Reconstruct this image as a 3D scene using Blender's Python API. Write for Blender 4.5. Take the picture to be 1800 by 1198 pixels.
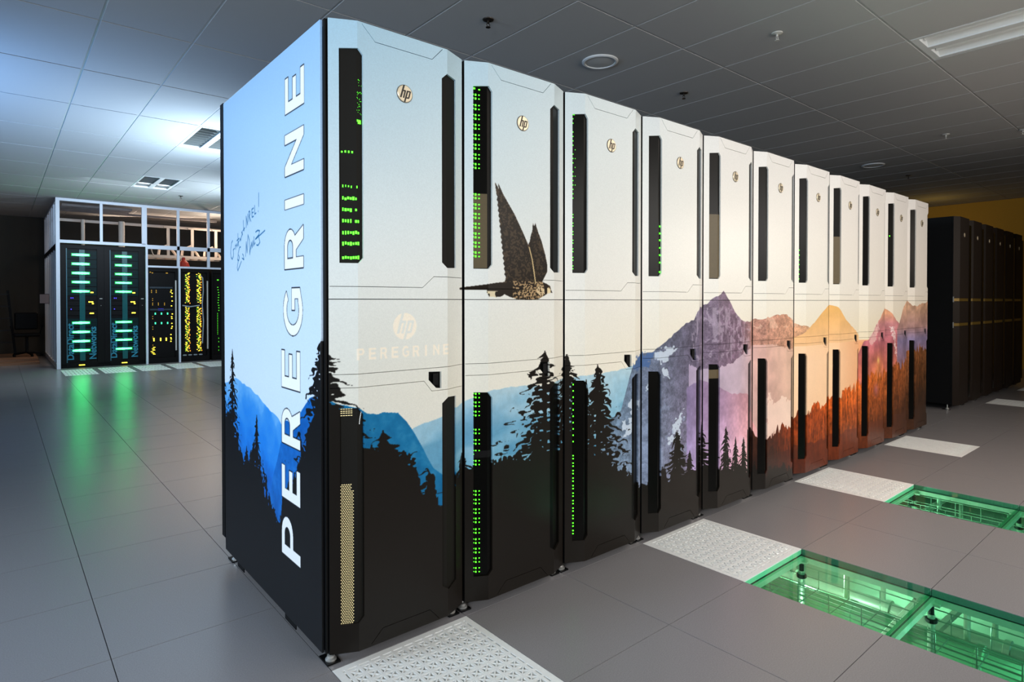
import bpy, bmesh, math, random
import numpy as np
from mathutils import Vector, Matrix
from mathutils.geometry import delaunay_2d_cdt

for o in list(bpy.data.objects): bpy.data.objects.remove(o, do_unlink=True)
S = bpy.context.scene
COL = S.collection
random.seed(4)
PI = math.pi

# ------------------------------------------------------------------ camera, world, lights, exposure
CAM = Vector((-0.916, -2.1355, 1.3586))
yaw, pitch = math.radians(49.839), math.radians(-0.670)
cd = bpy.data.cameras.new('camera'); cam = bpy.data.objects.new('camera', cd); COL.objects.link(cam)
cd.sensor_width = 36; cd.lens = 36 * 1070.02 / 1800; cd.shift_y = -56.9 / 1800; cd.clip_start = .05; cd.clip_end = 100
cam.location = CAM
cam.rotation_euler = (PI / 2 + pitch, 0, yaw - PI / 2)
S.camera = cam
W = bpy.data.worlds.new('world'); S.world = W; W.use_nodes = True
W.node_tree.nodes['Background'].inputs[0].default_value = (.6, .7, .8, 1)
W.node_tree.nodes['Background'].inputs[1].default_value = .02
S.view_settings.view_transform = 'Standard'; S.view_settings.look = 'None'
S.view_settings.exposure = 0.0; S.view_settings.gamma = 1; S.view_settings.use_curve_mapping = False
S.cycles.use_denoising = True
S.cycles.max_bounces = 8; S.cycles.transparent_max_bounces = 16
S.cycles.sample_clamp_indirect = 4.0

def area(name, loc, aim, sx, sy, power, col, spread=180):
    l = bpy.data.lights.new(name, 'AREA'); l.shape = 'RECTANGLE'; l.size = sx; l.size_y = sy
    l.energy = power; l.color = col; l.spread = math.radians(spread)
    o = bpy.data.objects.new(name, l); COL.objects.link(o); o.location = loc
    o.rotation_euler = (Vector(aim) - Vector(loc)).to_track_quat('-Z', 'Y').to_euler()
    return o
def spot(name, loc, aim, power, col, angle=120, r=.1):
    l = bpy.data.lights.new(name, 'SPOT'); l.energy = power; l.color = col; l.spot_size = math.radians(angle); l.spot_blend = .9; l.shadow_soft_size = r
    o = bpy.data.objects.new(name, l); COL.objects.link(o); o.location = loc
    o.rotation_euler = (Vector(aim) - Vector(loc)).to_track_quat('-Z', 'Y').to_euler()
def point(name, loc, power, col, r=.08):
    l = bpy.data.lights.new(name, 'POINT'); l.energy = power; l.color = col; l.shadow_soft_size = r
    o = bpy.data.objects.new(name, l); COL.objects.link(o); o.location = loc

area('key_cool_left', (-4.2, -3.6, 2.3), (0.6, 0.2, 1.5), 1.6, 1.6, 78, (.80, .90, 1.0), 110)
spot('door_glow', (-1.5, -2.9, 1.95), (.36, 0, 1.78), 17, (.90, .96, 1.0), 24, .15)
area('side_blue', (-4.2, 1.6, 2.0), (0, .7, 1.3), 1.8, 1.8, 62, (.66, .83, 1.0), 110)
area('front_warm', (3.7, -5.2, 2.3), (4.6, 0, 1.1), 6.6, 1.2, 122, (1.0, .955, .90), 120)
area('overhead_right', (4.0, -2.6, 3.3), (3.6, -1.6, 0), 3.5, 1.6, 58, (1.0, .87, .76), 150)
area('front_far', (9.5, -4.6, 2.4), (6.2, 0, 1.3), 2.0, 1.0, 30, (1.0, .88, .76), 100)
spot('ceiling_wash', (1.75, 6.2, 2.3), (.6, 6.5, 3.44), 430, (.60, .80, 1.0), 160, .3)
spot('ceiling_wash_left', (-2.7, 5.2, 2.2), (-1.2, 5.8, 3.44), 420, (.20, .46, 1.0), 150, .3)
area('back_aisle', (1.0, 10.2, 3.35), (0.9, 12.6, .8), 1.6, 1.2, 90, (.70, .84, 1.0), 150)
spot('ceiling_wash_far', (2.75, 9.8, 2.0), (1.2, 10.2, 3.44), 260, (.66, .83, 1.0), 140, .3)
area('enclosure_warm', (2.2, 15.2, 3.2), (1.6, 14.2, 2.4), 2.6, .6, 45, (1.0, .74, .56), 170)
point('enclosure_lamp', (3.1, 13.7, 2.95), 24, (1.0, .80, .62))
point('amber_wall_lamp', (13.6, 1.8, 2.9), 2.5, (1.0, .62, .12), .2)
point('left_back_lamp', (-1.5, 13.9, .4), 1.0, (1.0, .82, .6), .2)  # unseen light added to brighten the front of the back corner step
for (lx, ly, lz, lp, lc) in ((2.2, -.75, -.45, 26, (1, .97, .86)), (3.1, -.35, -.4, 34, (1, .97, .86)), (3.3, .9, -.45, 30, (.9, 1, .85)), (2.9, -1.7, -.45, 24, (.6, 1, .85)), (4.1, -.7, -.45, 26, (.6, 1, .75)), (5.0, .1, -.45, 34, (.7, 1, .8)), (5.9, -1.0, -.45, 26, (.5, 1, .8)), (4.6, 1.2, -.45, 20, (.8, 1, .8)), (3.9, -2.2, -.45, 20, (.4, .9, 1)), (2.25, -2.1, -.25, 6, (.25, .6, 1))):
    point('underfloor_lamp', (lx, ly, lz), lp * .36, lc, .05)  # the deep blue one is added to tint the glass tile edge

# ------------------------------------------------------------------ materials
def lin(c):
    return tuple(((v / 255) / 12.92 if v / 255 <= .04045 else (((v / 255) + .055) / 1.055) ** 2.4) for v in c) + (1,)
MATS = {}
def mat(name, rgb, rough=.5, metal=0, emit=0, emitc=None, noise=0, nscale=60, bump=0, spec=.5, coat=0):
    if name in MATS: return MATS[name]
    m = bpy.data.materials.new(name); m.use_nodes = True; nt = m.node_tree; b = nt.nodes['Principled BSDF']
    b.inputs['Roughness'].default_value = rough; b.inputs['Metallic'].default_value = metal
    b.inputs['Specular IOR Level'].default_value = spec; b.inputs['Coat Weight'].default_value = coat
    if emit:
        b.inputs['Emission Color'].default_value = lin(emitc or rgb); b.inputs['Emission Strength'].default_value = emit
    c = lin(rgb)
    tc = nt.nodes.new('ShaderNodeTexCoord'); nz = nt.nodes.new('ShaderNodeTexNoise'); nz.inputs['Scale'].default_value = nscale; nz.inputs['Detail'].default_value = 3
    nt.links.new(tc.outputs['Object'], nz.inputs['Vector'])
    mx = nt.nodes.new('ShaderNodeMix'); mx.data_type = 'RGBA'
    k = noise if noise else .02
    mx.inputs[6].default_value = tuple(v * (1 - k) for v in c[:3]) + (1,); mx.inputs[7].default_value = tuple(min(1, v * (1 + k)) for v in c[:3]) + (1,)
    nt.links.new(nz.outputs['Fac'], mx.inputs[0]); nt.links.new(mx.outputs[2], b.inputs['Base Color'])
    if bump:
        bp = nt.nodes.new('ShaderNodeBump'); bp.inputs['Strength'].default_value = bump; bp.inputs['Distance'].default_value = .002
        nt.links.new(nz.outputs['Fac'], bp.inputs['Height']); nt.links.new(bp.outputs[0], b.inputs['Normal'])
    MATS[name] = m; return m

BLACK = mat('black_powder_coat', (9, 9, 10), .5, spec=.18, noise=.3)
GLOSSBLACK = mat('smoked_window', (5, 5, 4), .3, spec=.12)
DARKSTEEL = mat('dark_steel', (34, 34, 36), .4, .6)
CHROME = mat('chrome', (240, 238, 232), .35, .8)
WHITEPAINT = mat('white_perforated_steel', (242, 243, 240), .45, noise=.05)
FRAME = mat('white_aluminium_frame', (222, 230, 240), .4, noise=.05)
FLOORM = mat('floor_laminate', (138, 135, 136), .27, noise=.22, nscale=220, bump=.12, spec=.42)
STRINGER = mat('stringer_steel', (30, 30, 30), .5, .4)
CEILT = mat('ceiling_tile_mineral', (182, 182, 180), .9, noise=.10, nscale=300, bump=.25)
CEILG = mat('ceiling_grid_metal', (196, 198, 198), .45)
CEILD = mat('ceiling_plenum', (20, 20, 20), .9)
WALLD = mat('dark_wall_paint', (66, 64, 58), .85, noise=.1)
WALLF = mat('wall_paint', (70, 72, 74), .9, noise=.1)
AMBER = mat('amber_wall_paint', (196, 140, 30), .8, noise=.08)
SLAB = mat('subfloor_concrete', (205, 200, 185), .8, noise=.2, nscale=6)
BADGE = mat('badge_metal', (232, 218, 190), .3, .5)
BADGEK = mat('badge_dark', (38, 32, 24), .4)
GREENL = mat('led_green', (60, 255, 30), .5, emit=5.0, emitc=(70, 255, 30))
GREENSOFT = mat('led_green_dim', (60, 200, 40), .5, emit=1.0, emitc=(90, 230, 40))
EMER = mat('led_emerald', (20, 255, 110), .5, emit=13.0, emitc=(60, 255, 130))
YEL = mat('led_yellow', (255, 220, 60), .5, emit=3.2, emitc=(240, 215, 60))
BLUEL = mat('led_blue', (60, 60, 255), .5, emit=3.0, emitc=(70, 60, 255))
TEALPANEL = mat('teal_front_panel', (6, 36, 38), .5, spec=.15, noise=.3)
TEALSTRIP = mat('teal_lit_strip', (14, 90, 92), .3, noise=.2)
TEALTEXT = mat('teal_lettering', (46, 140, 166), .4)
BROWN = mat('brown_inner_panel', (84, 70, 40), .5, noise=.15)  # brown reflections in the vent windows, put into a flat colour
MESHGLOW = mat('backlit_rear_mesh', (205, 190, 140), .6, emit=.75, emitc=(205, 188, 140))  # light coming through the rear mesh, put in as weak emission
RACKBROWN = mat('black_brown_door', (26, 17, 11), .6, spec=.2, noise=.4, nscale=200)  # black door with the amber wall's reflection put in as brown
BANDREFL = mat('dark_bronze_band', (120, 98, 44), .35, .5, noise=.2)  # reflections across the black doors, put in as coloured bands
PIPEG = mat('pale_green_duct', (150, 205, 160), .4, noise=.1)
BRACE = mat('galvanised_brace', (205, 208, 190), .4, .3, noise=.1)
WIRE = mat('zinc_wire', (170, 190, 170), .35, .6)
REDP = mat('red_valve_paint', (190, 50, 30), .4)
WARMM = mat('pale_galvanised_tray', (225, 205, 185), .5, noise=.1)
LAMPHOUSE = mat('luminaire_enamel', (225, 228, 228), .4)
LAMPGREY = mat('luminaire_louvre', (110, 112, 108), .5)
PLASTICW = mat('off_white_plastic', (200, 198, 190), .5)
CURB = mat('tan_platform', (150, 112, 84), .7, noise=.2)
SIGNPINK = mat('pale_sign', (200, 180, 178), .6)

def glass_mat(name, tint, refl, rough=.03):
    m = bpy.data.materials.new(name); m.use_nodes = True; nt = m.node_tree; nt.nodes.clear()
    out = nt.nodes.new('ShaderNodeOutputMaterial'); mx = nt.nodes.new('ShaderNodeMixShader')
    tr = nt.nodes.new('ShaderNodeBsdfTransparent'); gl = nt.nodes.new('ShaderNodeBsdfGlossy'); fr = nt.nodes.new('ShaderNodeMath'); fr.operation = 'POWER'; fr.inputs[1].default_value = 6; lw = nt.nodes.new('ShaderNodeLayerWeight'); lw.inputs[0].default_value = .5; nt.links.new(lw.outputs['Facing'], fr.inputs[0])
    tr.inputs[0].default_value = tint; gl.inputs[0].default_value = (refl, refl, refl, 1); gl.inputs['Roughness'].default_value = rough
    nt.links.new(fr.outputs[0], mx.inputs[0]); nt.links.new(tr.outputs[0], mx.inputs[1]); nt.links.new(gl.outputs[0], mx.inputs[2]); nt.links.new(mx.outputs[0], out.inputs[0])
    return m
GLASSG = glass_mat('emerald_floor_glass', (.60, .93, .79, 1), .9)
PANE = glass_mat('clear_pane', (.93, .95, .97, 1), .8)

def grille_mat():
    m = bpy.data.materials.new('black_perforated_grille'); m.use_nodes = True; nt = m.node_tree; b = nt.nodes['Principled BSDF']
    g = nt.nodes.new('ShaderNodeTexCoord'); mp = nt.nodes.new('ShaderNodeMapping'); mp.inputs['Rotation'].default_value = (math.radians(90), 0, 0)
    v = nt.nodes.new('ShaderNodeTexBrick'); v.inputs['Scale'].default_value = 115; v.inputs['Mortar Size'].default_value = .14
    v.inputs['Color1'].default_value = (.0015, .0015, .0015, 1); v.inputs['Color2'].default_value = (.0015, .0015, .0015, 1); v.inputs['Mortar'].default_value = (.012, .011, .009, 1)
    nt.links.new(g.outputs['Object'], mp.inputs[0]); nt.links.new(mp.outputs[0], v.inputs['Vector']); nt.links.new(v.outputs[0], b.inputs['Base Color'])
    b.inputs['Roughness'].default_value = .6; b.inputs['Specular IOR Level'].default_value = .1
    return m
GRILLE = grille_mat()

# ------------------------------------------------------------------ the wrap print (numpy raster, generated here)
U0, U1, Z1, RES = -1.33, 6.72, 2.40, 440
def build_mural():
    NW, NH = int((U1 - U0) * RES), int(Z1 * RES)
    u = (U0 + (np.arange(NW) + .5) / RES)[None, :].astype(np.float32)
    z = ((np.arange(NH) + .5) / RES)[:, None].astype(np.float32)
    U = np.broadcast_to(u, (NH, NW)); Z = np.broadcast_to(z, (NH, NW))
    rng = np.random.default_rng(7)
    def vnoise(freq, fz=None, seed=0):
        fz = fz or freq
        r = np.random.default_rng(seed + int(freq * 10)); gx = (u[0] - U0) * freq; gz = z[:, 0] * fz
        nx, nz = int(gx.max()) + 3, int(gz.max()) + 3; g = r.random((nz, nx), dtype=np.float32)
        ix, iz = gx.astype(int), gz.astype(int); tx, tz = gx - ix, gz - iz
        tx = tx * tx * (3 - 2 * tx); tz = tz * tz * (3 - 2 * tz)
        a = g[iz][:, ix] * (1 - tx) + g[iz][:, ix + 1] * tx; b = g[iz + 1][:, ix] * (1 - tx) + g[iz + 1][:, ix + 1] * tx
        return a * (1 - tz[:, None]) + b * tz[:, None]
    def fbm(f, s=0, o=4):
        t = 0; a = .5
        for i in range(o): t = t + a * vnoise(f * 2 ** i, seed=s + i); a *= .5
        return t / (1 - .5 ** o)
    n1, n2, n3 = fbm(3, 1), fbm(12, 20), fbm(45, 50, 3)
    img = np.zeros((NH, NW, 3), np.float32)
    def col(*c): return np.array(c, np.float32)
    def ramp(t, stops):
        t = np.asarray(t); xs = [s[0] for s in stops]
        return np.stack([np.interp(t, xs, [s[1][k] for s in stops]) for k in range(3)], -1).astype(np.float32)
    # sky
    top = ramp(U, [(-1.3, (158, 200, 242)), (-.02, (158, 200, 242)), (0, (172, 208, 228)), (.6, (190, 216, 228)), (1.4, (214, 224, 226)), (2.6, (228, 227, 224)), (6.7, (222, 218, 214))])
    mid = ramp(U, [(-1.3, (200, 224, 248)), (-.02, (205, 226, 248)), (0, (226, 230, 226)), (1.2, (232, 230, 222)), (2.6, (232, 229, 220)), (6.7, (224, 216, 204))])
    low = ramp(U, [(-1.3, (214, 232, 250)), (-.02, (214, 232, 250)), (0, (230, 228, 216)), (1.2, (236, 230, 214)), (2.6, (234, 224, 202)), (6.7, (226, 210, 176))])
    t1 = np.clip((Z - 1.45) / .95, 0, 1)[..., None]; t2 = np.clip((Z - 1.0) / .45, 0, 1)[..., None]
    img[:] = (low * (1 - t2) + mid * t2) * (1 - t1) + top * t1
    def under(pts, rough=.006, f=30):
        xs, zs = [p[0] for p in pts], [p[1] for p in pts]
        h = np.interp(u[0], xs, zs, left=-9, right=-9)[None, :] + (vnoise(f, seed=3)[5:6] - .5) * rough * 2
        return Z < h
    def polym(pts):
        a = np.array(pts, np.float32); j0, j1 = int((a[:, 0].min() - U0) * RES) - 1, int((a[:, 0].max() - U0) * RES) + 2
        i0, i1 = max(0, int(a[:, 1].min() * RES) - 1), min(NH, int(a[:, 1].max() * RES) + 2); j0 = max(0, j0); j1 = min(NW, j1)
        x, y = U[i0:i1, j0:j1], Z[i0:i1, j0:j1]; m = np.zeros(x.shape, bool)
        for k in range(len(a)):
            (ax, ay), (bx, by) = a[k], a[k - 1]
            if ay == by: continue
            m ^= ((ay > y) != (by > y)) & (x < (bx - ax) * (y - ay) / (by - ay) + ax)
        return (slice(i0, i1), slice(j0, j1)), m
    def put(mask, c, alpha=1.0):
        a = (mask * alpha)[..., None].astype(np.float32); img[:] = img * (1 - a) + c * a
    def warpf(pts, c, alpha=1.0):
        nonlocal U, Z
        a, b = U, Z; U = U + (n3 - .5) * .10; Z = Z + (vnoise(50, seed=91) - .5) * .05; fillp(pts, c, alpha); U, Z = a, b
    def fillp(pts, c, alpha=1.0):
        sl, m = polym(pts); sub = img[sl]; sub[m] = sub[m] * (1 - alpha) + col(*c) * alpha
    # pale snowy ridge (front)
    pale = under([(.30, .80), (.332, .857), (.385, .875), (.483, .89), (.557, .912), (.634, .935), (.714, .966), (.847, .974), (.954, .98), (1.025, .963), (1.247, .983), (1.425, .989), (1.614, .998), (1.75, 1.02), (1.9, 1.02)])
    c = ramp(np.clip((Z - .55) / .45 + (n2 - .5) * .5, 0, 1), [(0, (84, 156, 190)), (.4, (138, 186, 208)), (.75, (158, 196, 214)), (1, (176, 206, 218))])
    band = np.clip((vnoise(5, 16, seed=71) - .55) * 5, 0, 1)[..., None] * np.clip((.96 - Z) * 6, 0, 1)[..., None]; c = c * (1 - band * .5) + col(62, 132, 172) * band * .5
    c = c * np.clip(1 + .10 * (n3 - .5), .9, 1.1)[..., None]; put(pale, c)
    # side azure mountain
    sm = under([(-1.33, .92), (-1.229, .938), (-1.08, .975), (-.987, .968), (-.846, .95), (-.708, .925), (-.609, .893), (-.467, .864), (-.35, .80), (-.3, .78)])
    c = ramp(np.clip((Z - .5) / .45 + (n2 - .5) * .7, 0, 1), [(0, (16, 92, 185)), (.45, (30, 130, 228)), (.8, (62, 150, 232)), (1, (110, 180, 240))])
    put(sm, c)
    # nearer deep blue ridge around the corner
    nr = under([(-.60, .45), (-.54, .594), (-.483, .679), (-.44, .76), (-.40, .80), (-.39, .862), (-.30, .872), (-.25, .90), (-.2, .945), (-.127, .99), (-.05, 1.0), (.0, 1.0), (.06, .98), (.124, .951), (.178, .93), (.266, .929), (.305, .89), (.338, .839), (.385, .762), (.427, .689), (.469, .652), (.55, .64), (.68, .60)], .008)
    c = ramp(np.clip(n2 * .8 + n3 * .5 - .25, 0, 1), [(0, (14, 92, 140)), (.5, (26, 116, 165)), (1, (70, 150, 190))])
    c = np.where((U < 0)[..., None], c * col(.72, .92, 1.18), c)
    put(nr, c)
    # main grey peak
    mp = under([(1.42, .70), (1.598, .784), (1.65, .90), (1.695, 1.008), (1.733, 1.033), (1.884, 1.077), (2.044, 1.154), (2.185, 1.23), (2.273, 1.245), (2.315, 1.306), (2.363, 1.329), (2.413, 1.315), (2.508, 1.375), (2.6, 1.43), (2.668, 1.364), (2.738, 1.291), (2.816, 1.234), (2.941, 1.224), (3.016, 1.23), (3.205, 1.25), (3.3, 1.268), (3.457, 1.262), (3.528, 1.223), (3.759, 1.176), (3.85, 1.15), (3.9, 1.1)], .01, 40)
    base = ramp(U, [(1.4, (116, 146, 172)), (1.9, (122, 132, 156)), (2.3, (120, 110, 134)), (2.8, (140, 112, 132)), (3.05, (205, 150, 132)), (3.5, (222, 166, 136)), (3.9, (232, 180, 136))])
    strat = np.sin((Z * 46 + n2 * 7 + (U * 9))) * .5 + .5; ver = np.sin(U * 88 + n2 * 16 + Z * 10) * .5 + .5
    grain = vnoise(180, seed=77); shade = np.clip(.80 + .14 * n2 + .42 * (n3 - .5) + .22 * (grain - .5) + .05 * strat, .4, 1.25)
    c = base * shade[..., None]; c = c * np.clip(1 + .35 * (.85 - Z) * (U < 2.3), .9, 1.15)[..., None]
    snowm = ((ver > .80) & (n3 > .50) | (strat > .97) & (n3 > .45)) & (U > 2.25) & (U < 2.95) & (Z < 1.33) & (Z > 1.0)
    snowm |= (vnoise(70, 11, seed=86) > .74) & (U > 2.3) & (U < 2.95) & (Z < 1.32) & (Z > .98); c = np.where(snowm[..., None], c * .66 + col(212, 200, 214) * .34, c)
    c = np.where(((U > 2.95) & (n2 > .53) & (Z > 1.17))[..., None], c * .6 + col(240, 205, 180) * .4, c)
    put(mp, c)
    warpf([(1.70, 1.035), (1.95, 1.09), (1.86, 1.00), (1.76, .97), (1.70, 1.0)], (70, 104, 158), .75)
    for p in ([(1.908, 1.08), (2.0, 1.10), (2.128, 1.094), (2.042, 1.054), (1.939, 1.004), (1.919, 1.043)],
              [(2.185, .729), (2.152, .656), (2.12, .609), (2.157, .578), (2.109, .559), (2.045, .537), (2.013, .56), (2.076, .602), (2.055, .636), (2.108, .674)],
              [(1.98, .98), (2.03, .93), (2.015, .915), (1.955, .95)], [(1.66, .80), (1.77, .84), (1.80, .80), (1.69, .74)], [(1.60, .70), (1.68, .73), (1.74, .70), (1.63, .64)], [(1.86, .88), (1.93, .93), (1.94, .87), (1.88, .83)]):
        warpf(p, (205, 218, 232), .85)
    # glacier and pink slopes
    low2 = (U > 2.22) & (U < 3.95) & (Z < 1.06 - .06 * np.clip(2.9 - U, 0, 1))
    c = ramp(U, [(2.2, (190, 175, 205)), (2.8, (214, 190, 205)), (3.1, (236, 190, 178)), (3.9, (246, 205, 170))]) * np.clip(.9 + .22 * (n2 - .5), .7, 1.1)[..., None]
    put(low2 & (Z < np.interp(u[0], [2.2, 2.33, 2.42, 2.55, 2.704, 2.822, 2.944, 3.136, 3.6, 3.95], [1.0, .94, .93, .94, .958, 1.007, 1.051, 1.081, 1.0, .9])[None, :] + (n3 - .5) * .03), c)
    hill = under([(1.78, .60), (2.0, .80), (2.275, .866), (2.398, .879), (2.548, .819), (2.706, .761), (2.884, .75), (2.947, .70), (3.02, .60), (3.1, .45)], .006)
    c = ramp(U, [(2.0, (112, 108, 150)), (2.6, (158, 128, 155)), (3.0, (196, 140, 140))]) * np.clip(1.02 + .25 * (n2 - .5) + .2 * (n3 - .5), .7, 1.2)[..., None]
    c = c * (1 + .35 * np.clip((.75 - Z) / .4, 0, 1))[..., None]
    put(hill & (U > 2.2), np.clip(c, 0, 236))
    put(hill & (U <= 2.2) & (Z < .78) & (n2 > .62), col(150, 166, 196), .4)
    warpf([(3.153, .698), (3.2, .72), (3.262, .64), (3.374, .66), (3.49, .65), (3.60, .60), (3.6, .45), (3.319, .42), (3.236, .44), (3.169, .40)], (250, 222, 205), .7)
    # peach mountains to the right
    sun = under([(3.6, 1.06), (3.647, 1.08), (3.807, 1.149), (3.924, 1.211), (4.055, 1.28), (4.15, 1.325), (4.245, 1.338), (4.355, 1.31), (4.493, 1.205), (4.697, 1.113), (4.822, 1.025), (4.9, 1.0), (5.0, .98), (5.5, .7)], .006)
    c = ramp(np.clip((Z - .5) / .85, 0, 1), [(0, (248, 190, 140)), (.45, (250, 205, 165)), (.75, (244, 192, 132)), (1, (236, 182, 104))])
    c = c * np.clip(.97 + .12 * (n2 - .5), .8, 1.05)[..., None]
    put(sun, c)
    put((U > 3.6) & (U < 5.2) & (Z < 1.02), ramp(U, [(3.6, (248, 212, 178)), (4.3, (250, 206, 165)), (4.9, (232, 160, 112)), (5.2, (216, 136, 100))]), .75)
    pk = under([(4.80, .72), (4.93, 1.0), (5.03, 1.04), (5.173, 1.15), (5.282, 1.226), (5.394, 1.319), (5.526, 1.276), (5.648, 1.193), (5.757, 1.147), (5.85, 1.0), (6.0, .8)], .012, 40)
    c = ramp(np.clip((Z - .75) / .5, 0, 1), [(0, (196, 110, 90)), (.5, (190, 110, 120)), (.8, (190, 128, 130)), (1, (214, 156, 120))]) * np.clip(.7 + .6 * n2, .6, 1.2)[..., None]
    put(pk, c); warpf([(5.0, 1.05), (5.1, 1.09), (5.2, 1.16), (5.24, 1.12), (5.12, .98), (5.02, .96)], (235, 205, 195), .6)
    warpf([(5.55, 1.1), (5.60, 1.02), (5.66, .86), (5.70, .80), (5.66, .98), (5.62, 1.12)], (236, 214, 210), .8)
    pk2 = under([(5.70, 1.10), (5.757, 1.147), (5.879, 1.317), (6.008, 1.378), (6.1, 1.36), (6.18, 1.32), (6.26, 1.31), (6.4, 1.335), (6.53, 1.344), (6.72, 1.37)], .012, 40)
    c = ramp(np.clip((Z - .8) / .5, 0, 1), [(0, (150, 120, 140)), (.35, (136, 124, 160)), (.6, (170, 132, 128)), (1, (206, 162, 132))]) * np.clip(.66 + .6 * n2, .6, 1.15)[..., None]
    put(pk2, c)
    # red tree slope
    hz = [(2.90, .48), (3.05, .474), (3.156, .40), (3.21, .42), (3.348, .45), (3.492, .46), (3.581, .50), (3.799, .52), (4.1, .545), (4.17, .575), (4.427, .59), (4.702, .635), (4.91, .665), (5.085, .70), (5.362, .68), (5.606, .71), (5.918, .76), (6.193, .86), (6.535, .885), (6.72, .90)]
    spk = vnoise(34, seed=11)[9:10]; spk2 = vnoise(75, seed=12)[9:10]
    h = np.interp(u[0], [p[0] for p in hz], [p[1] for p in hz], left=-9)[None, :] + (spk - .45) * .10 + (spk2 - .5) * .05
    red = Z < h
    c = ramp(U, [(2.95, (40, 24, 18)), (3.25, (74, 32, 18)), (3.6, (140, 56, 22)), (4.2, (182, 78, 28)), (4.8, (206, 98, 40)), (5.3, (176, 86, 40)), (5.9, (136, 74, 40)), (6.7, (96, 62, 38))])
    fade = np.clip((h - Z) / .55, 0, 1); strk = vnoise(80, 14, seed=83); c = c * (1.10 - .62 * fade)[..., None] * np.clip(.45 + .62 * n3 + .50 * strk, .45, 1.3)[..., None]; c[..., 0] *= .97
    put(red, c)
    put((Z < .30 - .05 * n2) & (U > 2.9), ramp(U, [(2.9, (34, 22, 18)), (3.5, (72, 32, 24)), (4.6, (104, 46, 28)), (5.4, (92, 48, 30)), (6.7, (48, 36, 28))]), .6)
    for (fx, fz, r, cc, a) in ((5.17, .56, .10, (170, 110, 150), .55), (5.22, .82, .05, (255, 225, 130), .9), (5.22, .75, .20, (220, 150, 60), .4), (5.24, 1.02, .04, (250, 225, 200), .6), (4.75, .42, .2, (190, 90, 70), .35)):
        d = np.sqrt((U - fx) ** 2 + (Z - fz) ** 2); put(np.clip(1 - d / r, 0, 1) ** 1.5, col(*cc), a)
    # dark forest
    dark = col(25, 21, 17)
    fz = [(-1.33, .90), (-1.25, .80), (-1.1, .70), (-.98, .62), (-.9, .60), (-.8, .66), (-.72, .62), (-.62, .52), (-.5, .43), (-.44, .42), (-.42, .56), (-.36, .60), (-.28, .64), (-.18, .80), (-.08, .90), (-.02, .95), (.06, .93), (.10, .90), (.122, .80), (.169, .80), (.22, .775), (.266, .73), (.35, .69), (.374, .64), (.42, .60), (.449, .57), (.44, .50), (.505, .46), (.54, .50), (.577, .59), (.622, .62), (.746, .66), (.861, .68), (1.168, .62), (1.547, .49), (1.663, .42), (1.786, .35), (2.048, .355), (2.339, .33), (2.803, .26), (3.0, .2), (3.566, .14)]
    h = np.interp(u[0], [p[0] for p in fz], [p[1] for p in fz], left=-9, right=-9)[None, :] + (vnoise(20, seed=31) - .5) * .08 + (vnoise(45, 8, seed=33) - .4) * .09 + (vnoise(110, 110, seed=32) - .5) * .05
    mask = Z < h
    def tree(x0, z0, zb, wl, wr, sp=.045, gap=.0, pw=.72):
        nonlocal mask
        i0, i1 = int(zb * RES), min(NH, int(z0 * RES) + 4); j0, j1 = max(0, int((x0 - wl * 1.3 - U0) * RES)), min(NW, int((x0 + wr * 1.3 - U0) * RES))
        x, y = U[i0:i1, j0:j1] - x0, Z[i0:i1, j0:j1]; H = z0 - zb; sd = int(x0 * 1000) % 97
        nA = vnoise(22, 70, seed=sd)[i0:i1, j0:j1]; nB = vnoise(40, 110, seed=sd + 5)[i0:i1, j0:j1]
        d = z0 - y; wmax = np.where(x < 0, wl, wr)
        env = wmax * np.clip(d / H, 0, 1) ** pw
        dd = d - np.abs(x) * .35 + (nA - .5) * sp * .9
        saw = np.mod(dd / sp + np.where(x < 0, .5, 0), 1.0)
        w = env * (.30 + .80 * saw * (.35 + 1.2 * nA)) + .003
        m = (np.abs(x) < w) & (d > 0)
        if gap: m &= ~((nB > 1 - gap) & (np.abs(x) > .012) & (d < H * .8))
        m |= (np.abs(x) < .0035) & (d > -.02)
        mask[i0:i1, j0:j1] |= m
    for t in ((-1.124, 1.11, .55, .13, .15, .036, .25), (-.75, .83, .40, .10, .10, .034, .2), (-.015, 1.215, .62, .30, .19, .075, .12), (.20, .86, .45, .2, .30, .07, .1), (.60, .70, .45, .12, .14, .05, .1), (.05, .95, .45, .25, .32, .07, .1),
              (1.047, 1.12, .50, .32, .28, .055, .28), (1.235, 1.09, .48, .22, .18, .05, .22), (1.33, .96, .48, .10, .10, .05, .15), (1.415, 1.03, .40, .20, .30, .058, .14), (.66, .62, .40, .16, .2, .05, .2),
              (2.103, .60, .24, .16, .17, .045, .12), (2.232, .46, .24, .09, .10, .04, .1), (2.418, .60, .24, .13, .12, .04, .15), (2.634, .55, .22, .10, .10, .036, .12), (2.752, .47, .22, .06, .06, .03, .05), (2.852, .45, .2, .07, .07, .03, .05), (1.72, .44, .25, .12, .12, .045, .1),
              (-1.28, 1.0, .6, .1, .1, .04, .2), (-.9, .66, .35, .12, .1, .04, .15)):
        tree(*t)
    put(mask, dark)
    put(mask & (U < 0), col(15, 17, 21), .8)
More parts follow.
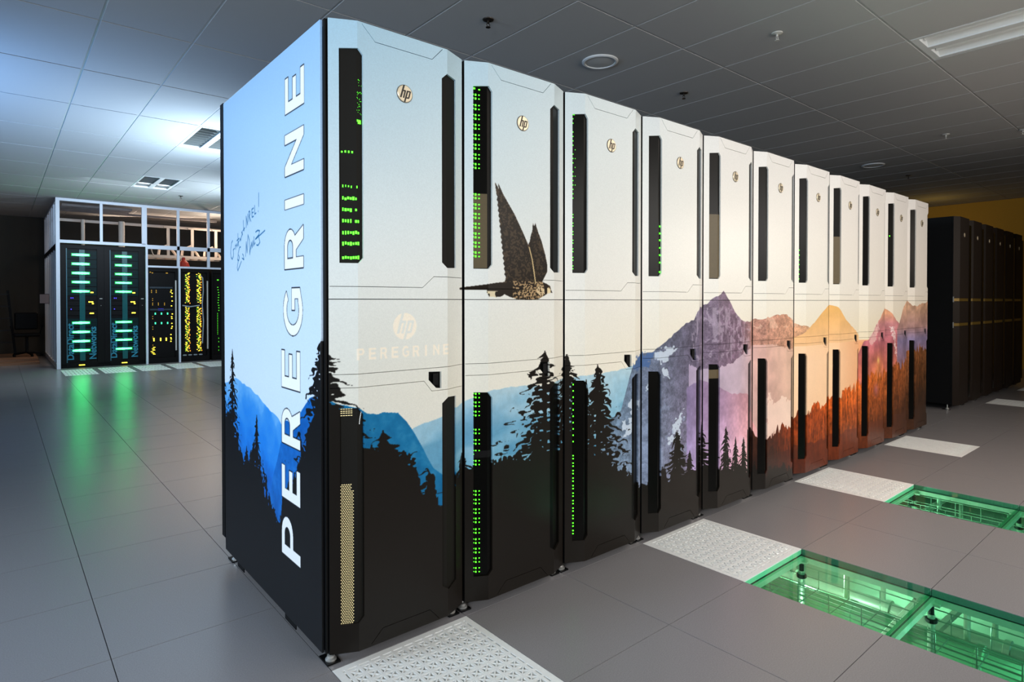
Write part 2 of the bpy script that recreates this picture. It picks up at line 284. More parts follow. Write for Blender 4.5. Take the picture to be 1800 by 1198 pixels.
    # falcon
    bird = [(.746, 1.88), (.762, 1.861), (.767, 1.851), (.766, 1.876), (.793, 1.832), (.858, 1.751), (.909, 1.672), (.941, 1.618), (.951, 1.635), (.956, 1.658), (.966, 1.682), (.97, 1.719), (.979, 1.705), (.985, 1.72), (1.001, 1.684), (1.024, 1.64), (1.048, 1.578), (1.062, 1.526), (1.06, 1.497), (1.04, 1.468), (1.028, 1.45), (1.056, 1.442), (1.08, 1.431), (1.086, 1.413), (1.095, 1.401), (1.08, 1.399), (1.056, 1.393), (1.024, 1.378), (1.001, 1.369), (.947, 1.366), (.872, 1.369), (.829, 1.38), (.8, 1.391), (.783, 1.381), (.751, 1.378), (.714, 1.38), (.705, 1.395), (.705, 1.409), (.69, 1.408), (.63, 1.41), (.588, 1.409), (.582, 1.416), (.663, 1.427), (.751, 1.44), (.8, 1.445), (.806, 1.456)] + [(.806 - .050 * k / 32 + (.004 if k % 2 else -.003), 1.456 + .372 * k / 32) for k in range(1, 32)] + [(.755, 1.828)]
    sl, m = polym(bird); m = m.copy()
    bx, bz = U[sl], Z[sl]; f = vnoise(150, 190, seed=61)[sl]; f2 = vnoise(70, 90, seed=62)[sl]
    bc = np.empty(bx.shape + (3,), np.float32); bc[:] = col(32, 24, 16)
    bc = np.where(((f * .6 + f2 * .4 > .56) & (bz > 1.44))[..., None], col(66, 53, 38), bc)
    bc = np.where(((f > .55) & (bz <= 1.45) & (bx > .85))[..., None], col(176, 146, 106), bc)
    bc = np.where(((bx - 1.02) ** 2 + ((bz - 1.41) * 1.2) ** 2 < .028 ** 2)[..., None], np.where((f > .4)[..., None], col(214, 188, 146), col(70, 52, 34)), bc)
    bc = np.where((((bx - 1.062) / .026) ** 2 + ((bz - 1.405) / .017) ** 2 < 1)[..., None], col(232, 212, 168), bc)
    bc = np.where((((bx - 1.052) / .010) ** 2 + ((bz - 1.412) / .022) ** 2 < 1)[..., None], col(34, 24, 18), bc)
    bc = np.where((((bx - 1.060) / .022) ** 2 + ((bz - 1.435) / .010) ** 2 < 1)[..., None], col(38, 28, 20), bc)
    bc = np.where((bx > 1.084)[..., None], col(40, 34, 30), bc)
    bc = np.where(((bx > .70) & (bx < .76) & (bz < 1.405) & (f2 > .45))[..., None], col(220, 205, 170), bc)
    ed = np.interp(bz, [1.44, 1.455, 1.551, 1.607, 1.62], [.988, .985, .966, .947, .942])
    bc = np.where(((np.abs(bx - ed) < .0035) & (bz < 1.61) & (bz > 1.44))[..., None], col(205, 180, 130), bc)
    sub = img[sl]; sub[m] = bc[m]
    # lettering: strokes in a unit box, drawn as polygons
    def arc(cx, cz, rx, rz, a0, a1, n=14): return [(cx + rx * math.cos(math.radians(a0 + (a1 - a0) * i / n)), cz + rz * math.sin(math.radians(a0 + (a1 - a0) * i / n))) for i in range(n + 1)]
    T = .2
    GL = {
        'P': ([[(0, 0), (0, 1)] + [(.42, 1)] + arc(.42, .69, .31, .31, 90, -90) + [(T, .38), (T, 0)]], [[(T, .55), (T, .83)] + arc(.40, .69, .13, .14, 90, -90)], .73),
        'E': ([[(0, 0), (0, 1), (.66, 1), (.66, .82), (T, .82), (T, .59), (.60, .59), (.60, .41), (T, .41), (T, .18), (.67, .18), (.67, 0)]], [], .67),
        'R': ([[(0, 0), (0, 1)] + [(.42, 1)] + arc(.42, .69, .31, .31, 90, -55) + [(.76, 0), (.52, 0), (.34, .38), (T, .38), (T, 0)]], [[(T, .55), (T, .83)] + arc(.40, .69, .13, .14, 90, -90)], .76),
        'I': ([[(0, 0), (0, 1), (T, 1), (T, 0)]], [], T),
        'N': ([[(0, 0), (0, 1), (.19, 1), (.64, .36), (.64, 1), (.83, 1), (.83, 0), (.66, 0), (.19, .66), (.19, 0)]], [], .83),
        'G': ([arc(.5, .5, .5, .51, 42, 300, 26) + [(.93, .12), (.93, .55), (.50, .55), (.50, .39), (.73, .39), (.73, .22)] + arc(.5, .5, .30, .33, 300, 48, 22)], [], .93)}
    def letter(ch, fn, c, outline=None):
        outer, inner, _ = GL[ch]
        if outline:
            for k in range(12):
                dx, dz = .0035 * math.cos(k * PI / 6), .0035 * math.sin(k * PI / 6)
                for p in outer: fillp([(fn(*q)[0] + dx, fn(*q)[1] + dz) for q in p], outline)
        saves = [(polym([fn(*q) for q in p])) for p in inner]
        keep = [(sl_, m_, img0[sl_].copy()) for sl_, m_ in saves]
        for p in outer: fillp([fn(*q) for q in p], c)
        for sl_, m_, k_ in keep: s_ = img[sl_]; s_[m_] = k_[m_]
        if outline:
            for p in inner:
                pts = [fn(*q) for q in p]; pts = pts + [pts[0]]
                stroke(pts, .0022, outline)
    def stroke(pts, r, c, alpha=1.0):
        for (a, b) in zip(pts[:-1], pts[1:]):
            j0, j1 = int((min(a[0], b[0]) - r * 2 - U0) * RES), int((max(a[0], b[0]) + r * 2 - U0) * RES) + 2
            i0, i1 = int((min(a[1], b[1]) - r * 2) * RES), int((max(a[1], b[1]) + r * 2) * RES) + 2
            x, y = U[i0:i1, j0:j1], Z[i0:i1, j0:j1]; vx, vz = b[0] - a[0], b[1] - a[1]; L = vx * vx + vz * vz + 1e-9
            t = np.clip(((x - a[0]) * vx + (y - a[1]) * vz) / L, 0, 1); d = np.sqrt((x - a[0] - t * vx) ** 2 + (y - a[1] - t * vz) ** 2)
            w = (np.clip((r - d) * RES + .5, 0, 1) * alpha)[..., None]; s_ = img[i0:i1, j0:j1]; s_[:] = s_ * (1 - w) + col(*c) * w
    img0 = img.copy()
    # side panel letters read upwards: letter x -> +z, letter up -> towards the rear of the panel (-u)
    for ch, za, zb in (('P', .310, .472), ('E', .545, .683), ('R', .772, .925), ('E', 1.004, 1.16), ('G', 1.222, 1.412), ('R', 1.49, 1.655), ('I', 1.735, 1.772), ('N', 1.868, 2.036), ('E', 2.120, 2.266)):
        wd = GL[ch][2]; yb = np.interp(za, [.3, 1.0, 1.3, 2.2], [.226, .222, .186, .168]); hh = .203
        letter(ch, lambda x, y, za=za, zb=zb, wd=wd, yb=yb: (-(yb + y * hh), za + x / wd * (zb - za)), (252, 254, 255), (18, 24, 34))
    img0 = img.copy()
    xs = np.linspace(.095, .475, 9)
    for ch, x0 in zip('PEREGRINE', xs):
        wd = .030 if ch != 'I' else .009; xo = x0 + (.008 if ch == 'I' else 0)
        letter(ch, lambda x, y, x0=xo, wd=wd, w0=GL[ch][2]: (x0 + x / w0 * wd, 1.142 + y * .043), (252, 240, 220))
    # faint roundel with slanted letters on the first door
    cx, cz, R = .297, 1.262, .052
    d = np.sqrt((U - cx) ** 2 + (Z - cz) ** 2) < R
    bg = img.copy(); put(d, col(252, 240, 220))
    def roundstroke(pts):
        for p in pts:
            sl_, m_ = polym([(cx + (q[0] + q[1] * .28) * R, cz + q[1] * R) for q in p]); s_ = img[sl_]; s_[m_] = bg[sl_][m_]
    roundstroke(HPSTROKES)
    # handwriting in blue marker on the side
    for s_ in HAND:
        stroke([(-p[0], p[1]) for p in s_], .0028, (24, 92, 140), .9)
    img *= (1 + (rng.random((NH, NW, 1), dtype=np.float32) - .5) * .05)
    im = bpy.data.images.new('wrap_print', NW, NH, alpha=False)
    px = np.ones((NH, NW, 4), np.float32); px[..., :3] = np.clip(img / 255, 0, 1)
    im.pixels.foreach_set(px.ravel()); im.update(); im.pack()
    return im
HPSTROKES = [[(-.55, -.55), (-.55 + .0, 1.1), (-.33, 1.1), (-.33, -.55)], [(-.33, .42), (-.33, .24), (-.16, .24), (-.16, -.55), (.03, -.55), (.03, .34), (-.05, .42)],
             [(.14, -1.1), (.14, .42), (.34, .42), (.34, -1.1)], [(.34, .42), (.34, .26), (.52, .26), (.52, -.38), (.34, -.38), (.34, -.55), (.62, -.55), (.70, -.46), (.70, .34), (.62, .42)]]
HAND = [[(1.109, 1.664), (1.128, 1.654), (1.138, 1.631), (1.144, 1.605), (1.136, 1.581), (1.117, 1.571), (1.1, 1.583), (1.094, 1.598), (1.099, 1.617), (1.077, 1.623)],
        [(1.064, 1.638), (1.058, 1.618), (1.062, 1.634), (1.053, 1.637)], [(1.045, 1.644), (1.036, 1.628), (1.032, 1.636)], [(1.027, 1.635), (1.02, 1.649), (1.008, 1.63)], [(1.022, 1.692), (1.018, 1.646), (1.008, 1.652)], [(1.039, 1.658), (1.001, 1.667)],
        [(.996, 1.653), (.983, 1.665), (.977, 1.654), (.965, 1.671), (.953, 1.681)], [(.961, 1.693), (.947, 1.681), (.953, 1.696)], [(.934, 1.747), (.93, 1.712), (.92, 1.697)], [(.941, 1.698), (.911, 1.71)],
        [(.888, 1.71), (.889, 1.762), (.87, 1.721), (.864, 1.77)], [(.847, 1.735), (.85, 1.779), (.835, 1.781), (.83, 1.767), (.843, 1.757), (.819, 1.732)], [(.78, 1.789), (.805, 1.785), (.802, 1.749), (.78, 1.751)], [(.802, 1.769), (.783, 1.77)],
        [(.763, 1.798), (.764, 1.759), (.744, 1.762)], [(.706, 1.848), (.707, 1.788)], [(.714, 1.768), (.714, 1.765)],
        [(.978, 1.624), (.996, 1.622), (1.015, 1.597), (1.028, 1.564), (1.01, 1.559), (.999, 1.574), (1.009, 1.585)], [(1.016, 1.56), (1.035, 1.527), (1.025, 1.51), (.998, 1.529), (.967, 1.553)], [(.955, 1.568), (.927, 1.559), (.937, 1.581), (.948, 1.587)],
        [(.901, 1.574), (.889, 1.641), (.878, 1.589), (.863, 1.672), (.843, 1.647), (.838, 1.579), (.821, 1.62)], [(.821, 1.603), (.812, 1.634), (.801, 1.609), (.79, 1.639), (.782, 1.614)], [(.776, 1.656), (.771, 1.62), (.76, 1.627)],
        [(.752, 1.676), (.722, 1.681), (.696, 1.677), (.707, 1.66), (.755, 1.644)], [(.755, 1.643), (.625, 1.672)], [(.707, 1.647), (.692, 1.625), (.718, 1.613), (.739, 1.616)]]
MURAL = build_mural()
def mural_mat(name, side, rough=.3):
    m = bpy.data.materials.new(name); m.use_nodes = True; nt = m.node_tree; b = nt.nodes['Principled BSDF']
    g = nt.nodes.new('ShaderNodeNewGeometry'); s = nt.nodes.new('ShaderNodeSeparateXYZ'); nt.links.new(g.outputs['Position'], s.inputs[0])
    mu = nt.nodes.new('ShaderNodeMath'); mu.operation = 'MULTIPLY_ADD'; w = 1 / (U1 - U0)
    mu.inputs[1].default_value = -w if side else w; mu.inputs[2].default_value = -U0 * w; nt.links.new(s.outputs['Y' if side else 'X'], mu.inputs[0])
    mv = nt.nodes.new('ShaderNodeMath'); mv.operation = 'MULTIPLY'; mv.inputs[1].default_value = 1 / Z1; nt.links.new(s.outputs['Z'], mv.inputs[0])
    c = nt.nodes.new('ShaderNodeCombineXYZ'); nt.links.new(mu.outputs[0], c.inputs[0]); nt.links.new(mv.outputs[0], c.inputs[1])
    t = nt.nodes.new('ShaderNodeTexImage'); t.image = MURAL; t.extension = 'EXTEND'; t.interpolation = 'Cubic'
    nt.links.new(c.outputs[0], t.inputs[0]); nt.links.new(t.outputs[0], b.inputs['Base Color'])
    nz = nt.nodes.new('ShaderNodeTexNoise'); nz.inputs['Scale'].default_value = 500; bp = nt.nodes.new('ShaderNodeBump'); bp.inputs['Strength'].default_value = .06; bp.inputs['Distance'].default_value = .001
    nt.links.new(g.outputs['Position'], nz.inputs['Vector']); nt.links.new(nz.outputs[0], bp.inputs['Height']); nt.links.new(bp.outputs[0], b.inputs['Normal'])
    b.inputs['Roughness'].default_value = rough; b.inputs['Specular IOR Level'].default_value = .22
    return m
MURF = mural_mat('printed_vinyl_front', False); MURS = mural_mat('printed_vinyl_side', True, .35)

# ------------------------------------------------------------------ helpers
def link(o, parent=None):
    COL.objects.link(o)
    if parent: o.parent = parent
    return o
def mobj(name, mesh, parent=None, loc=None):
    o = bpy.data.objects.new(name, mesh); link(o, parent)
    if loc: o.location = loc
    return o
class MB:
    def __init__(s): s.v = []; s.f = []; s.m = []; s.mats = []
    def mi(s, m):
        if m not in s.mats: s.mats.append(m)
        return s.mats.index(m)
    def quad(s, pts, m):
        n = len(s.v); s.v += [tuple(p) for p in pts]; s.f.append(tuple(range(n, n + len(pts)))); s.m.append(s.mi(m)); return s
    def box(s, a, b, m):
        x0, y0, z0 = a; x1, y1, z1 = b; n = len(s.v)
        s.v += [(x0, y0, z0), (x1, y0, z0), (x1, y1, z0), (x0, y1, z0), (x0, y0, z1), (x1, y0, z1), (x1, y1, z1), (x0, y1, z1)]
        for f in ((0, 3, 2, 1), (4, 5, 6, 7), (0, 1, 5, 4), (1, 2, 6, 5), (2, 3, 7, 6), (3, 0, 4, 7)): s.f.append(tuple(n + i for i in f)); s.m.append(s.mi(m))
        return s
    def bar(s, a, b, w, h, m, up=(0, 0, 1)):
        a, b = Vector(a), Vector(b); d = (b - a).normalized(); r = d.cross(Vector(up))
        if r.length < 1e-4: r = Vector((1, 0, 0))
        r.normalize(); t = r.cross(d) * h / 2; r = r * w / 2; n = len(s.v)
        s.v += [tuple(p) for p in (a - r - t, a + r - t, a + r + t, a - r + t, b - r - t, b + r - t, b + r + t, b - r + t)]
        for f in ((0, 1, 2, 3), (7, 6, 5, 4), (0, 4, 5, 1), (1, 5, 6, 2), (2, 6, 7, 3), (3, 7, 4, 0)): s.f.append(tuple(n + i for i in f)); s.m.append(s.mi(m))
        return s
    def tube(s, pts, r, m, n=8, cap=True):
        P = [Vector(p) for p in pts]; base = len(s.v)
        for i, p in enumerate(P):
            d = (P[min(i + 1, len(P) - 1)] - P[max(i - 1, 0)]).normalized(); q = d.orthogonal().normalized() if abs(d.z) > .9 else d.cross(Vector((0, 0, 1))).normalized(); w = d.cross(q)
            for k in range(n): s.v.append(tuple(p + (q * math.cos(2 * PI * k / n) + w * math.sin(2 * PI * k / n)) * r))
        for i in range(len(P) - 1):
            for k in range(n):
                a, b = base + i * n + k, base + i * n + (k + 1) % n; s.f.append((a, b, b + n, a + n)); s.m.append(s.mi(m))
        if cap: s.f.append(tuple(base + k for k in range(n))[::-1]); s.m.append(s.mi(m)); s.f.append(tuple(base + (len(P) - 1) * n + k for k in range(n))); s.m.append(s.mi(m))
        return s
    def lathe(s, c, prof, m, n=16, axis='z'):
        base = len(s.v)
        for (r, h) in prof:
            for k in range(n):
                a = 2 * PI * k / n; x, y = r * math.cos(a), r * math.sin(a)
                s.v.append((c[0] + x, c[1] + y, c[2] + h) if axis == 'z' else (c[0] + x, c[1] - h, c[2] + y))
        for i in range(len(prof) - 1):
            for k in range(n):
                a, b = base + i * n + k, base + i * n + (k + 1) % n; s.f.append((a, b, b + n, a + n)); s.m.append(s.mi(m))
        s.f.append(tuple(base + (len(prof) - 1) * n + k for k in range(n))); s.m.append(s.mi(m))
        s.f.append(tuple(base + k for k in range(n))[::-1]); s.m.append(s.mi(m))
        return s
    def mesh(s, name):
        me = bpy.data.meshes.new(name); me.from_pydata(s.v, [], s.f)
        for m in s.mats: me.materials.append(m)
        me.polygons.foreach_set('material_index', s.m); me.update(); return me
    def fix(s, name):
        me = s.mesh(name); bm = bmesh.new(); bm.from_mesh(me); bmesh.ops.recalc_face_normals(bm, faces=bm.faces); bm.to_mesh(me); bm.free(); return me
    def obj(s, name, parent=None, loc=None, fix=False): return mobj(name, s.fix(name) if fix else s.mesh(name), parent, loc)
def bevel(o, w, seg=2):
    b = o.modifiers.new('bevel', 'BEVEL'); b.width = w; b.segments = seg; b.limit_method = 'ANGLE'; return o
def tag(o, label=None, cat=None, group=None, kind=None):
    if label: o['label'] = label
    if cat: o['category'] = cat
    if group: o['group'] = group
    if kind: o['kind'] = kind
    return o
def empty(name, loc, label=None, cat=None, group=None):
    o = bpy.data.objects.new(name, None); COL.objects.link(o); o.location = loc; o.empty_display_size = .1
    return tag(o, label, cat, group)
def copy_tree(o, parent=None):
    c = o.copy(); COL.objects.link(c); c.parent = parent
    for ch in list(o.children): copy_tree(ch, c)
    return c

# ------------------------------------------------------------------ raised floor
T = .6096; GX0, GY0 = .0114, -.007; HC = 3.44
glass_cells = {(3, -2), (3, -3), (6, -2), (6, -3)}
perf_cells = {(0, -1), (3, -1), (6, -1), (9, -1)}
far_perf = {(15, -1), (18, -1), (15, 0)}
left_perf = {(i, j) for i in range(0, 5) for j in (19, 20)}
def cam_sees(x, y, z=0, mg=.06):
    d = Vector((x, y, z)) - CAM; f = Vector((math.cos(yaw), math.sin(yaw), 0)); r = Vector((math.sin(yaw), -math.cos(yaw), 0))
    w = d.dot(f)
    if w < .3: return False
    sx = d.dot(r) / w * 1070 + 900; sy = 542 - d.z / w * 1070
    return -90 < sx < 1890 and -90 < sy < 1290
def hidden(x, y, z):  # behind the cabinet row seen from the camera
    for (ax, ay) in ((0, 0),):
        d = Vector((x, y)) - Vector((CAM.x, CAM.y))
        if y <= 0.05: return False
        t = (0 - CAM.y) / d.y; xx = CAM.x + d.x * t; zz = CAM.z + (z - CAM.z) * t
        if -.0 < xx < 6.7 and .1 < zz < 2.3: return True
        if d.x > 0:
            t = (0 - CAM.x) / d.x; yy = CAM.y + d.y * t; zz = CAM.z + (z - CAM.z) * t
            if 0 < t < 1 and 0 < yy < 1.3 and .1 < zz < 2.3: return True
    return False
st = MB()
gi = range(-9, 25); gj = range(-9, 28)
for i in list(gi) + [25]: st.box((GX0 + i * T - .012, GY0 + gj[0] * T, -.045), (GX0 + i * T + .012, GY0 + (gj[-1] + 1) * T, -.034), STRINGER)
for j in list(gj) + [28]: st.box((GX0 + gi[0] * T, GY0 + j * T - .012, -.045), (GX0 + (gi[-1] + 1) * T, GY0 + j * T + .012, -.0341), STRINGER)
floor = tag(st.obj('floor'), 'grey raised access floor of square tiles', None, kind='structure')
g = .0016
tile_mesh = MB().box((g, g, -.034), (T - g, T - g, 0), FLOORM).mesh('floor_tile')
cells = []
for i in gi:
    for j in gj:
        if (i, j) in glass_cells | perf_cells | far_perf | left_perf: continue
        cells.append((i, j))
def seen_cell(i, j, sx, sy, x0, y0, z):
    pts = [(x0 + (i + a) * sx, y0 + (j + b) * sy) for a in (0, .5, 1) for b in (0, .5, 1)]
    return any(cam_sees(x, y, z) and not hidden(x, y, z) for x, y in pts)
cells.sort(key=lambda c: (GX0 + (c[0] + .5) * T - CAM.x) ** 2 + (GY0 + (c[1] + .5) * T - CAM.y) ** 2)
vis = [c for c in cells if seen_cell(c[0], c[1], T, T, GX0, GY0, 0)]
ind = set(vis[:296])
for (i, j) in vis[:296]: mobj('floor_tile', tile_mesh, floor, (GX0 + i * T, GY0 + j * T, 0))
rest = MB()
for (i, j) in cells:
    if (i, j) not in ind: rest.box((GX0 + i * T + g, GY0 + j * T + g, -.034), (GX0 + (i + 1) * T - g, GY0 + (j + 1) * T - g, 0), FLOORM)
tag(rest.obj('distant_tiles', floor), 'far floor tiles', kind='stuff')

# perforated airflow tiles
def perf_mesh():
    m = MB(); W_ = T - g; a0 = .0425; p = .0477; n = 11; z1 = 0; z0 = -.012
    # rim
    m.box((g, g, -.03), (W_, a0 - .014, z1), WHITEPAINT); m.box((g, T - a0 + .014, -.03), (W_, W_, z1), WHITEPAINT)
    m.box((g, a0 - .014, -.03), (a0 - .014, T - a0 + .014, z1), WHITEPAINT); m.box((T - a0 + .014, a0 - .014, -.03), (W_, T - a0 + .014, z1), WHITEPAINT)
    # slotted border: small bridges between long slots
    lo, hi = a0 - .014, T - a0 + .014
    for k in range(n + 1):
        c = a0 + k * p
        for (ya, yb) in ((lo, a0 - .006), (T - a0 + .006, hi)): m.box((c - .005, ya, z0), (c + .005, yb, z1 - .0001), WHITEPAINT)
        for (xa, xb) in ((lo, a0 - .006), (T - a0 + .006, hi)): m.box((xa, c - .005, z0), (xb, c + .005, z1 - .0001), WHITEPAINT)
    for k in range(n + 1):
        c = a0 + k * p; w = .0055 if 0 < k < n else .006
        m.box((c - w, a0 - .006, z0), (c + w, T - a0 + .006, z1 - .0002), WHITEPAINT); m.box((a0 - .006, c - w, z0), (T - a0 + .006, c + w, z1 - .0003), WHITEPAINT)
    A, B = a0, T - a0
    for k in range(-n + 1, n):   # diagonals of the cell lattice
        if k >= 0: m.bar((A + k * p, A, -.006), (B, B - k * p, -.006), .0055, .011, WHITEPAINT); m.bar((B - k * p, A, -.0062), (A, B - k * p, -.0062), .0055, .011, WHITEPAINT)
        else: m.bar((A, A - k * p, -.006), (B + k * p, B, -.006), .0055, .011, WHITEPAINT); m.bar((B, A - k * p, -.0062), (A - k * p, B, -.0062), .0055, .011, WHITEPAINT)
    return m.mesh('perforated_tile')
pm = perf_mesh()
dm = MB().box((.03, .03, -.10), (T - .03, T - .03, -.095), mat('dark_grey_damper', (38, 40, 46), .6)).mesh('damper')
perf_lab = {(0, -1): 'white perforated airflow tile at the foot of the nearest printed cabinet', (3, -1): 'white perforated airflow tile beside the bright front glass tiles',
            (6, -1): 'white perforated airflow tile beside the far glass tiles', (9, -1): 'white perforated airflow tile near the far end of the printed row',
            (15, -1): 'white perforated tile in front of the black cabinets', (18, -1): 'farthest white perforated tile in front of the black cabinets', (15, 0): 'white perforated tile'}
for c in sorted(perf_cells | {(15, -1), (18, -1)}):
    o = mobj('perforated_tile', pm, floor, (GX0 + c[0] * T, GY0 + c[1] * T, 0)); o['label'] = perf_lab[c]
    mobj('damper', dm, o)
fm = MB()
for k in range(0, 9): fm.box((g + k * .058, g, -.02), (g + k * .058 + .045, T - g, -.001), WHITEPAINT)
for yy in (g, T / 2 - .02, T - .04): fm.box((g, yy, -.02), (.52, yy + .035, 0), WHITEPAINT)
fm.box((.525, g, -.02), (T - g, T - g, 0), FLOORM); fm.box((g, g, -.03), (T - g, T - g, -.022), mat('light_grey_damper', (150, 152, 155), .6))
fmm = fm.mesh('grate_tile')
for c in sorted(left_perf): mobj('grate_tile', fmm, floor, (GX0 + c[0] * T, GY0 + c[1] * T, 0))['label'] = 'white slotted grate tile before the distant enclosure'
tag(MB().box((GX0 + 15 * T + g, GY0 + g, -.034), (GX0 + 16 * T - g, GY0 + T - g, 0), FLOORM).obj('floor_tile', floor))
# glass floor tiles
gm = MB().box((.004, .004, -.032), (T - .004, T - .004, -.0005), GLASSG).mesh('glass_tile')
gf = MB()
for (a, b) in (((.004, .004), (T - .004, .018)), ((.004, T - .018), (T - .004, T - .004)), ((.004, .018), (.018, T - .018)), ((T - .018, .018), (T - .004, T - .018))):
    gf.box((a[0], a[1], -.062), (b[0], b[1], -.034), BRACE)
gfm = gf.mesh('support_frame')
gl_lab = {(3, -2): 'green glass floor tile touching the second perforated tile', (3, -3): 'green glass floor tile at the lower right edge', (6, -2): 'far green glass floor tile touching the third perforated tile', (6, -3): 'far green glass floor tile cut by the right edge'}
for c in sorted(glass_cells):
    o = mobj('glass_tile', gm, floor, (GX0 + c[0] * T, GY0 + c[1] * T, 0)); o['label'] = gl_lab[c]; mobj('support_frame', gfm, o)

# below the floor
tag(MB().box((-6, -6, -.82), (16, 4, -.80), SLAB).obj('subfloor'), 'pale concrete slab below the raised floor', kind='structure')
def pedestal(x, y):
    m = MB(); m.box((-.05, -.05, -.8), (.05, .05, -.79), BRACE); m.tube([(0, 0, -.79), (0, 0, -.12)], .016, BRACE, 10)
    m.lathe((0, 0, -.16), [(.02, 0), (.026, .005), (.026, .02), (.012, .022), (.012, .08)], DARKSTEEL, 10); m.box((-.045, -.045, -.062), (.045, .045, -.052), BRACE)
    return m
pedm = pedestal(0, 0).mesh('floor_pedestal')
PEDG = []
for i in range(3, 10):
    for j in (-2, -1, 0, 1):
        x, y = GX0 + i * T, GY0 + j * T
        o = mobj('floor_pedestal', pedm, None, (x, y, 0)); tag(o, 'galvanised floor pedestal under the green glass tiles', 'pedestal', 'pedestals under the floor')
def wire_tray(x, y0, y1, z, label):
    m = MB(); w = .24
    for k in range(6): m.tube([(x - w / 2 + k * w / 5, y0, z), (x - w / 2 + k * w / 5, y1, z)], .003, WIRE, 5)
    for s in (-1, 1):
        for h in (.05, .1): m.tube([(x + s * w / 2, y0, z + h), (x + s * w / 2, y1, z + h)], .003, WIRE, 5)
    yy = y0
    while yy < y1:
        m.tube([(x - w / 2, yy, z + .1), (x - w / 2, yy, z), (x + w / 2, yy, z), (x + w / 2, yy, z + .1)], .003, WIRE, 5); yy += .15
    return tag(m.obj('wire_tray'), label, 'cable tray')
wire_tray(2.35, -3.4, -.2, -.20, 'zinc wire basket tray below the front green glass tiles')
wire_tray(4.25, -3.4, -.2, -.20, 'zinc wire basket tray below the far green glass tiles')
def duct(x, y0, y1, z, r, label, nm='duct', M=PIPEG):
    m = MB(); m.tube([(x, y0, z), (x, y1, z)], r, M, 20)
    o = m.obj(nm, None, fix=True); tag(o, label, 'pipe')
    k = MB(); yy = y0 + .3
    while yy < y1: k.lathe((0, 0, 0), [(r + .004, -.02), (r + .012, -.015), (r + .012, .015), (r + .004, .02)], M, 20, axis='y'); break
    for p in o.data.polygons: p.use_smooth = len(p.vertices) == 4
    nf = 0; yy = y0 + .45
    while yy < y1:
        c = MB().lathe((x, yy, z), [(r + .001, -.02), (r + .012, -.015), (r + .012, .015), (r + .001, .02)], M, 20, axis='y').obj('clamp_ring', o, fix=True); yy += .62
    return o
duct(2.95, -3.0, 1.5, -.50, .07, 'thick pale green pipe below the front green glass tiles')
duct(4.75, -3.0, 1.5, -.45, .12, 'thick pale green pipe below the far green glass tiles')
duct(3.55, -3.0, 1.5, -.68, .06, 'thin pale pipe running low below the front green glass tiles', M=BRACE)
bi = 0
for (a, b, w, lab) in (((2.65, -.30, -.10), (2.30, .35, -.78), .08, 'white diagonal brace below the glass tile nearest the second perforated tile'),
                   ((2.55, -1.15, -.10), (2.8, -.75, -.78), .07, 'steep white diagonal brace beside the front pipe'),
                   ((3.5, -1.35, -.10), (3.15, -.9, -.78), .08, 'wide white diagonal brace below the lower right glass tile'),
                   ((3.35, -.1, -.1), (3.8, .5, -.78), .08, 'white diagonal brace seen through the front glass'),
                   ((4.1, -.1, -.24), (4.5, .4, -.78), .08, 'white diagonal brace below the far glass tiles'),
                   ((5.5, -.8, -.1), (5.0, -.1, -.78), .08, 'second white diagonal brace below the far glass tiles')):
    m = MB().bar(a, b, w, .012, BRACE, (0, 1, 0)); m.bar(Vector(a) + Vector((0, .012, -.02)), Vector(b) + Vector((0, .012, .02)), .012, .03, BRACE, (0, 1, 0))
    tag(m.obj('diagonal_brace'), lab, 'brace')
tag(MB().box((2.0, 1.9, -.8), (7.2, 1.96, -.05), mat('green_bulkhead', (60, 190, 110), .6)).box((7.2, -4, -.8), (7.26, 1.96, -.05), mat('green_bulkhead', (60, 190, 110), .6)).obj('underfloor_barrier'), 'green painted barrier standing below the raised floor', 'barrier')  # added to close off the black underfloor; its green stands in for green light

# ------------------------------------------------------------------ room shell
def shell(name, a, b, m): return tag(MB().box(a, b, m).obj(name), kind='structure')
shell('wall_right', (14.82, -5.6, 0), (14.95, 17.2, HC), AMBER)
shell('wall_back', (-5.6, 17.0, 0), (14.82, 17.15, HC), WALLD)
shell('wall_left', (-5.6, -5.6, 0), (-5.45, 17.0, HC), WALLF)
shell('wall_front', (-5.45, -5.6, 0), (14.82, -5.45, HC), WALLF)

# ceiling: grid plus lay-in tiles
CW, CL, CX0, CY0 = .622, 1.244, .92, .806
lamp_cells = {(0, 4): 0, (0, 7): 1, (6, -2): 2, (6, -3): 3}
ci = range(-11, 23); cj = range(-6, 14)
cg = MB()
for i in list(ci) + [23]: cg.box((CX0 + i * CW - .012, CY0 + cj[0] * CL, HC + .004), (CX0 + i * CW + .012, CY0 + (cj[-1] + 1) * CL, HC + .03), CEILG)
for j in list(cj) + [14]: cg.box((CX0 + ci[0] * CW, CY0 + j * CL - .012, HC + .0045), (CX0 + (ci[-1] + 1) * CW, CY0 + j * CL + .012, HC + .0305), CEILG)
ceiling = tag(cg.obj('ceiling'), 'suspended ceiling grid with mineral tiles', kind='structure')
tag(MB().box((-6, -6.7, HC + .35), (15.3, 18.3, HC + .37), CEILD).obj('ceiling_2'), kind='structure')
cg_ = .009
ctm = MB().box((cg_, cg_, 0), (CW - cg_, CL - cg_, .018), CEILT).mesh('ceiling_tile')
cc = [(i, j) for i in ci for j in cj if (i, j) not in lamp_cells]
cc.sort(key=lambda c: (CX0 + (c[0] + .5) * CW - CAM.x) ** 2 + (CY0 + (c[1] + .5) * CL - CAM.y) ** 2)
cvis = [c for c in cc if seen_cell(c[0], c[1], CW, CL, CX0, CY0, HC)]
cind = set(cvis[:296]); rest = MB()
